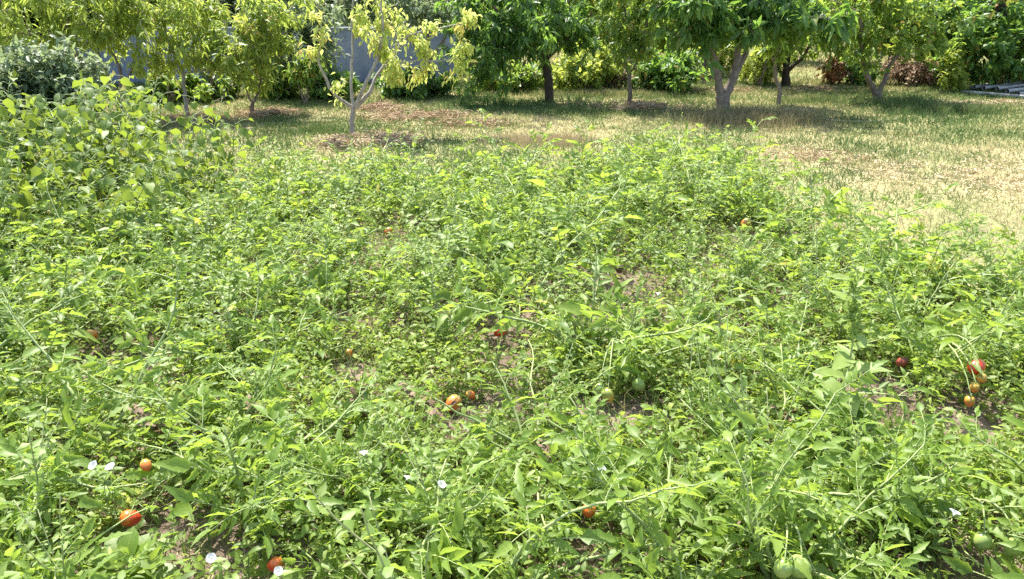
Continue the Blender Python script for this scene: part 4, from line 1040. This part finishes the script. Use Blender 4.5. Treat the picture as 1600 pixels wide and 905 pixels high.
# ------------------------------------------------------------------ single weeds that stand out
def weed_thing(name, label, cat, x, y, geo, matl, mats, rz=0, s=1.0, group=None):
    o = empty(name, (x, y, H(x, y)), rz, s); tag(o, label, cat, group)
    link('stem', geo[0].mesh('stem', mats), o); link('foliage', geo[1].mesh('foliage', matl), o)
    return o
x, y = G(1300, 715)
weed_thing('amaranth_weed', 'tall pale weed with a pointed seed spike and broad bright leaves', 'weed', x, y, weed_frame(401, .74, T_OV, .15, .5, .030, 0, None, None, lean=.03, spike=True, upl=.15, tint=.85, r0=.006), M_LAMB, M_STEM2)
x, y = G(1590, 470)
weed_thing('amaranth_weed', 'weed with a green seed spike at the margin by the lawn', 'weed', x, y, weed_frame(402, .42, T_OV, .06, .5, .03, 0, None, None, lean=.1, spike=True, tint=.5), M_LAMB, M_STEM2)
for i, (px, py, h, lab) in enumerate([(1325, 388, .46, 'leggy weed standing up against the sunburnt lawn'), (1485, 418, .46, 'leaning leggy weed at the lawn margin beside yellow leaves'), (1385, 400, .36, 'short leggy weed at the lawn margin'), (1225, 345, .42, 'pale leggy weed between bed and tall olive grass'), (845, 262, .26, 'small dark weed in the straw coloured grass'), (1050, 268, .36, 'bushy weed at the far bed corner'), (985, 270, .32, 'upright weed at the far bed corner by the slim tree'), (1090, 270, .32, 'low weed at the far bed corner')]):
    x, y = G(px, py)
    weed_thing('leggy_weed', lab, 'weed', x, y, weed_frame(410 + i, h, T_LAN, .055, .42, .022, 1, None, None, lean=.25, tint=.45, r0=.003), M_LAMB, M_STEM2)
# dock-like rosette
x, y = G(200, 925); o = empty('dock_rosette', (x, y, H(x, y))); tag(o, 'rosette of broad smooth bright green leaves below the red tomato', 'weed')
g = Geo(); leaves(g, strip([0, .15, .35, .6, .82, 1], [0, .2, .42, .5, .36, 0], .18, .03), [(0, 0, 0)], (1, 0, 0), (0, 0, 1), 1, .55, .55, .28); BL = g.mesh('leaf', M_NIGHT)
for i in range(20):
    a = i * 2.4; e = .2 + .75 * (i / 20); d = np.array((math.cos(a) * math.cos(e), math.sin(a) * math.cos(e), math.sin(e)))
    link('leaf', BL, o, Matrix(frame(d * .02 + np.array((0, 0, .06)), d, (0, 0, 1), rr.uniform(.09, .15))))
g = Geo(); tube(g, [(0, 0, -.02), (0, 0, .05), (0, 0, .09)], [.012, .01, .008], 6); link('stem', g.mesh('stem', M_STEM), o)

# bindweed with white funnel flowers
def flower_mesh():
    g = Geo(); n = 20; th = np.arange(n) / n * 2 * PI
    rings = [(.12, -.75), (.3, -.3), (.68, .02), (1.0, .12)]
    V = np.concatenate([np.stack([np.cos(th) * r_ * (1 + (.06 * np.cos(5 * th) if r_ > .9 else 0)), np.sin(th) * r_ * (1 + (.06 * np.cos(5 * th) if r_ > .9 else 0)), np.full(n, z)], 1) for r_, z in rings])
    Q = [(k * n + i, k * n + (i + 1) % n, (k + 1) * n + (i + 1) % n, (k + 1) * n + i) for k in range(3) for i in range(n)]
    g.add(V, None, Q); return g.mesh('flower', M_FLOWER)
FLOWER = flower_mesh()
VINES = [([(145, 727), (172, 729)], 'bindweed bearing a pair of white flowers'), ([(568, 707)], 'bindweed with one white flower near the orange red tomatoes'), ([(940, 733)], 'bindweed with one white flower above the small red tomato'), ([(1290, 697)], 'bindweed with a white flower at the tall seeding weed'),
         ([(1492, 800)], 'bindweed with a white flower by the bare corner'), ([(690, 757), (636, 745)], 'bindweed with two small white flowers among tomato leaves'), ([(330, 872)], 'bindweed with a white flower beside the broad leaved rosette'), ([(1028, 458)], 'bindweed with a whitish flower near the dark withered tomato'), ([(435, 892)], 'bindweed with a white flower over a dark gap')]
for k, (fl, lab) in enumerate(VINES):
    c = GZ(fl[0][0], fl[0][1], .30); o = empty('bindweed', (c[0], c[1] + .05, H(c[0], c[1] + .05))); tag(o, lab, 'bindweed', None)
    sg = Geo(); fg = Geo()
    for px, py in fl:
        p = GZ(px, py, .31) - np.array(o.location); path = bez((0, 0, -.01), (p[0] * .3 + rr.uniform(-.1, .1), p[1] * .3, .22), p - np.array((0, 0, .014)), 10)
        tube(sg, path, np.linspace(.002, .0012, 10), 4)
        m = 9; pp = path[1:]; a = np.arange(m) * 2.4
        leaves(fg, T_CORD, pp, np.stack([np.cos(a), np.sin(a), .2 + 0 * a], 1), (0, 0, 1), .035, .6, .5, .2)
        f_ = link('flower', FLOWER, o, Matrix.Translation(p) @ Matrix.Rotation(rr.uniform(-.5, .7), 4, 'X') @ Matrix.Rotation(rr.uniform(-.4, .4), 4, 'Y') @ Matrix.Scale(rr.uniform(.010, .015), 4))
    link('stem', sg.mesh('stem', M_STEM), o); link('foliage', fg.mesh('foliage', M_NIGHT), o)

# ------------------------------------------------------------------ the bean row and the grey shrubs on the west side
BEAN = np.array([G(-160, 500), G(60, 432), G(215, 402), G(300, 360), G(352, 318), G(300, 288), G(140, 288), G(-140, 310)])
g = Geo(); leaves(g, T_CORD, [(0, 0, 0)], (1, 0, 0), (0, 0, 1), 1, .82, .35, .35); BEANL = [g.mesh('leaf', M_BEAN)]
g = Geo(); leaves(g, T_CORD, [(0, 0, 0)], (1, 0, 0), (0, 0, 1), 1, .7, .6, .2); BEANL.append(g.mesh('leaf', M_BEAN))
g = Geo(); leaves(g, T_CORD, [(0, 0, 0)], (1, .0, 0), (0, .2, 1), 1, .75, .85, .5); BEANL.append(g.mesh('leaf', M_BEAN))
def bean_plant(seed, h):
    r = np.random.default_rng(seed); st = []; lv = []; pet = []
    for k in range(r.integers(4, 7)):
        az = r.random() * 6.28; L = h * r.uniform(.65, 1.1); d = nrm((math.cos(az) * .42, math.sin(az) * .42, 1)); p = np.array((0, 0, -.02)); pts = [p]
        for q in range(8):
            d = nrm(d + r.normal(size=3) * .10); pts.append(pts[-1] + d * L / 8)
        pts = np.array(pts); st.append((pts, .006, .002))
        m = int(L / .027)
        for j in range(m):
            u = .1 + .9 * j / m; b = np.array([np.interp(u, np.linspace(0, 1, 9), pts[:, q]) for q in range(3)]); a = j * 2.4 + r.normal() * .5
            o_ = np.array((math.cos(a), math.sin(a), .35)); e = b + o_ * r.uniform(.05, .11); pet.append((np.array([b, (b + e) / 2 + (0, 0, .01), e]), .0022, .0015))
            dd = np.array((math.cos(a + r.normal() * .4), math.sin(a + r.normal() * .4), -.6 + r.normal() * .4))
            lv.append((e, dd, np.array((0, 0, 1)) + r.normal(size=3) * .5, .082 * r.uniform(.5, 1.35) * (1.1 - .35 * u), r.choice((0, 0, 0, 1, 1, 2)), r.normal() * .16 + (.25 if r.random() < .05 else 0)))
    return st + pet, lv
BV = []
for i in range(5):
    st, lv = bean_plant(700 + i, .78); g = Geo()
    for e, dd, up, s, v, dr in lv: leaves(g, T_CORD, [e], dd, up, s, .78, np.clip(.45 + dr, 0, 1), .3)
    BV.append((stems_mesh(st, M_STEM, 4), g.mesh('foliage', M_BEAN)))
BP = [p for p in darts(3000, .36, 9, poly=BEAN, bare_k=0) ]
BP.sort(key=lambda p: p[1])
# darts keeps to the sighting fan, which is all that shows
for k, (x, y) in enumerate(BP):
    x, y = float(x), float(y); h = .70 + .30 * noise(x, y, .9, 61) + .10 * min(1, max(0, (-x - 2.2)))
    lab = size_word(h, .80, .93, 'short ', 'tall ') + 'bean plant with heart shaped leaves ' + ('at the front of the row by the bed' if y < 5.3 else 'inside the row' if y < 6.3 else 'at the back of the row by the lawn')
    if k < 11:
        st, lv = bean_plant(740 + k, h); o = empty('bean_plant', (x, y, H(x, y))); link('stem', stems_mesh(st, M_STEM, 4), o)
        for e, dd, up, s, v, dr in lv: link('leaf', BEANL[v], o, Matrix(frame(e, dd, up, s)))
    else:
        o = empty('bean_plant', (x, y, H(x, y)), rr.uniform(0, 6.28), h / .78); v = k % 5
        link('stem', BV[v][0], o); link('foliage', BV[v][1], o)
    tag(o, lab, 'bean plant', 'bean plants ' + ('at the front of the row' if y < 5.3 else 'inside the row' if y < 6.3 else 'at the back of the row'))
bush('grey_shrub', 'tall grey green shrub with slender leaves behind the bean row', (80, 262), [(85, 108, 50, 40, 0, .4), (50, 140, 46, 50, -.1, .4), (130, 145, 30, 44, 0, .3), (85, 185, 60, 40, -.1, .4)], M_GREY, 480, 433, tm=T_LAN, ln=.062, w=.36, per=15, droop=.2, nst=8)
bush('grey_shrub', 'lower grey green shrub at the outer end of the bean row', (-5, 275), [(0, 150, 46, 46, 0, .4), (-40, 170, 44, 50, -.1, .4), (15, 190, 40, 44, 0, .3)], M_GREY, 330, 434, tm=T_LAN, ln=.062, w=.36, per=15, droop=.2, nst=7)

# ------------------------------------------------------------------ withered plants
for k, (px, py, col) in enumerate([(757, 800, 0), (862, 705, 0), (455, 650, 0), (1335, 735, 1), (140, 815, 1), (300, 690, 0), (1010, 305, 0), (560, 640, 0), (1215, 640, 0), (1185, 870, 0), (840, 850, 0), (705, 650, 0), (210, 545, 0), (1080, 310, 1)]):
    x, y = (float(v) for v in G(px, py + 30)); v = k % 8
    o = empty('withered_weed', (x, y, H(x, y)), k * 1.3, .8 + .3 * (k % 3) / 2)
    tag(o, 'withered brown plant ' + zone(x, y), 'dead plant', 'withered plants ' + zone(x, y))
    me = NIGHT[v][1].copy(); me.materials.clear(); me.materials.append(M_BROWN if col == 0 else M_YEL)
    ms_ = NIGHT[v][0].copy(); ms_.materials.clear(); ms_.materials.append(M_BARK)
    link('stem', ms_, o); link('foliage', me, o)
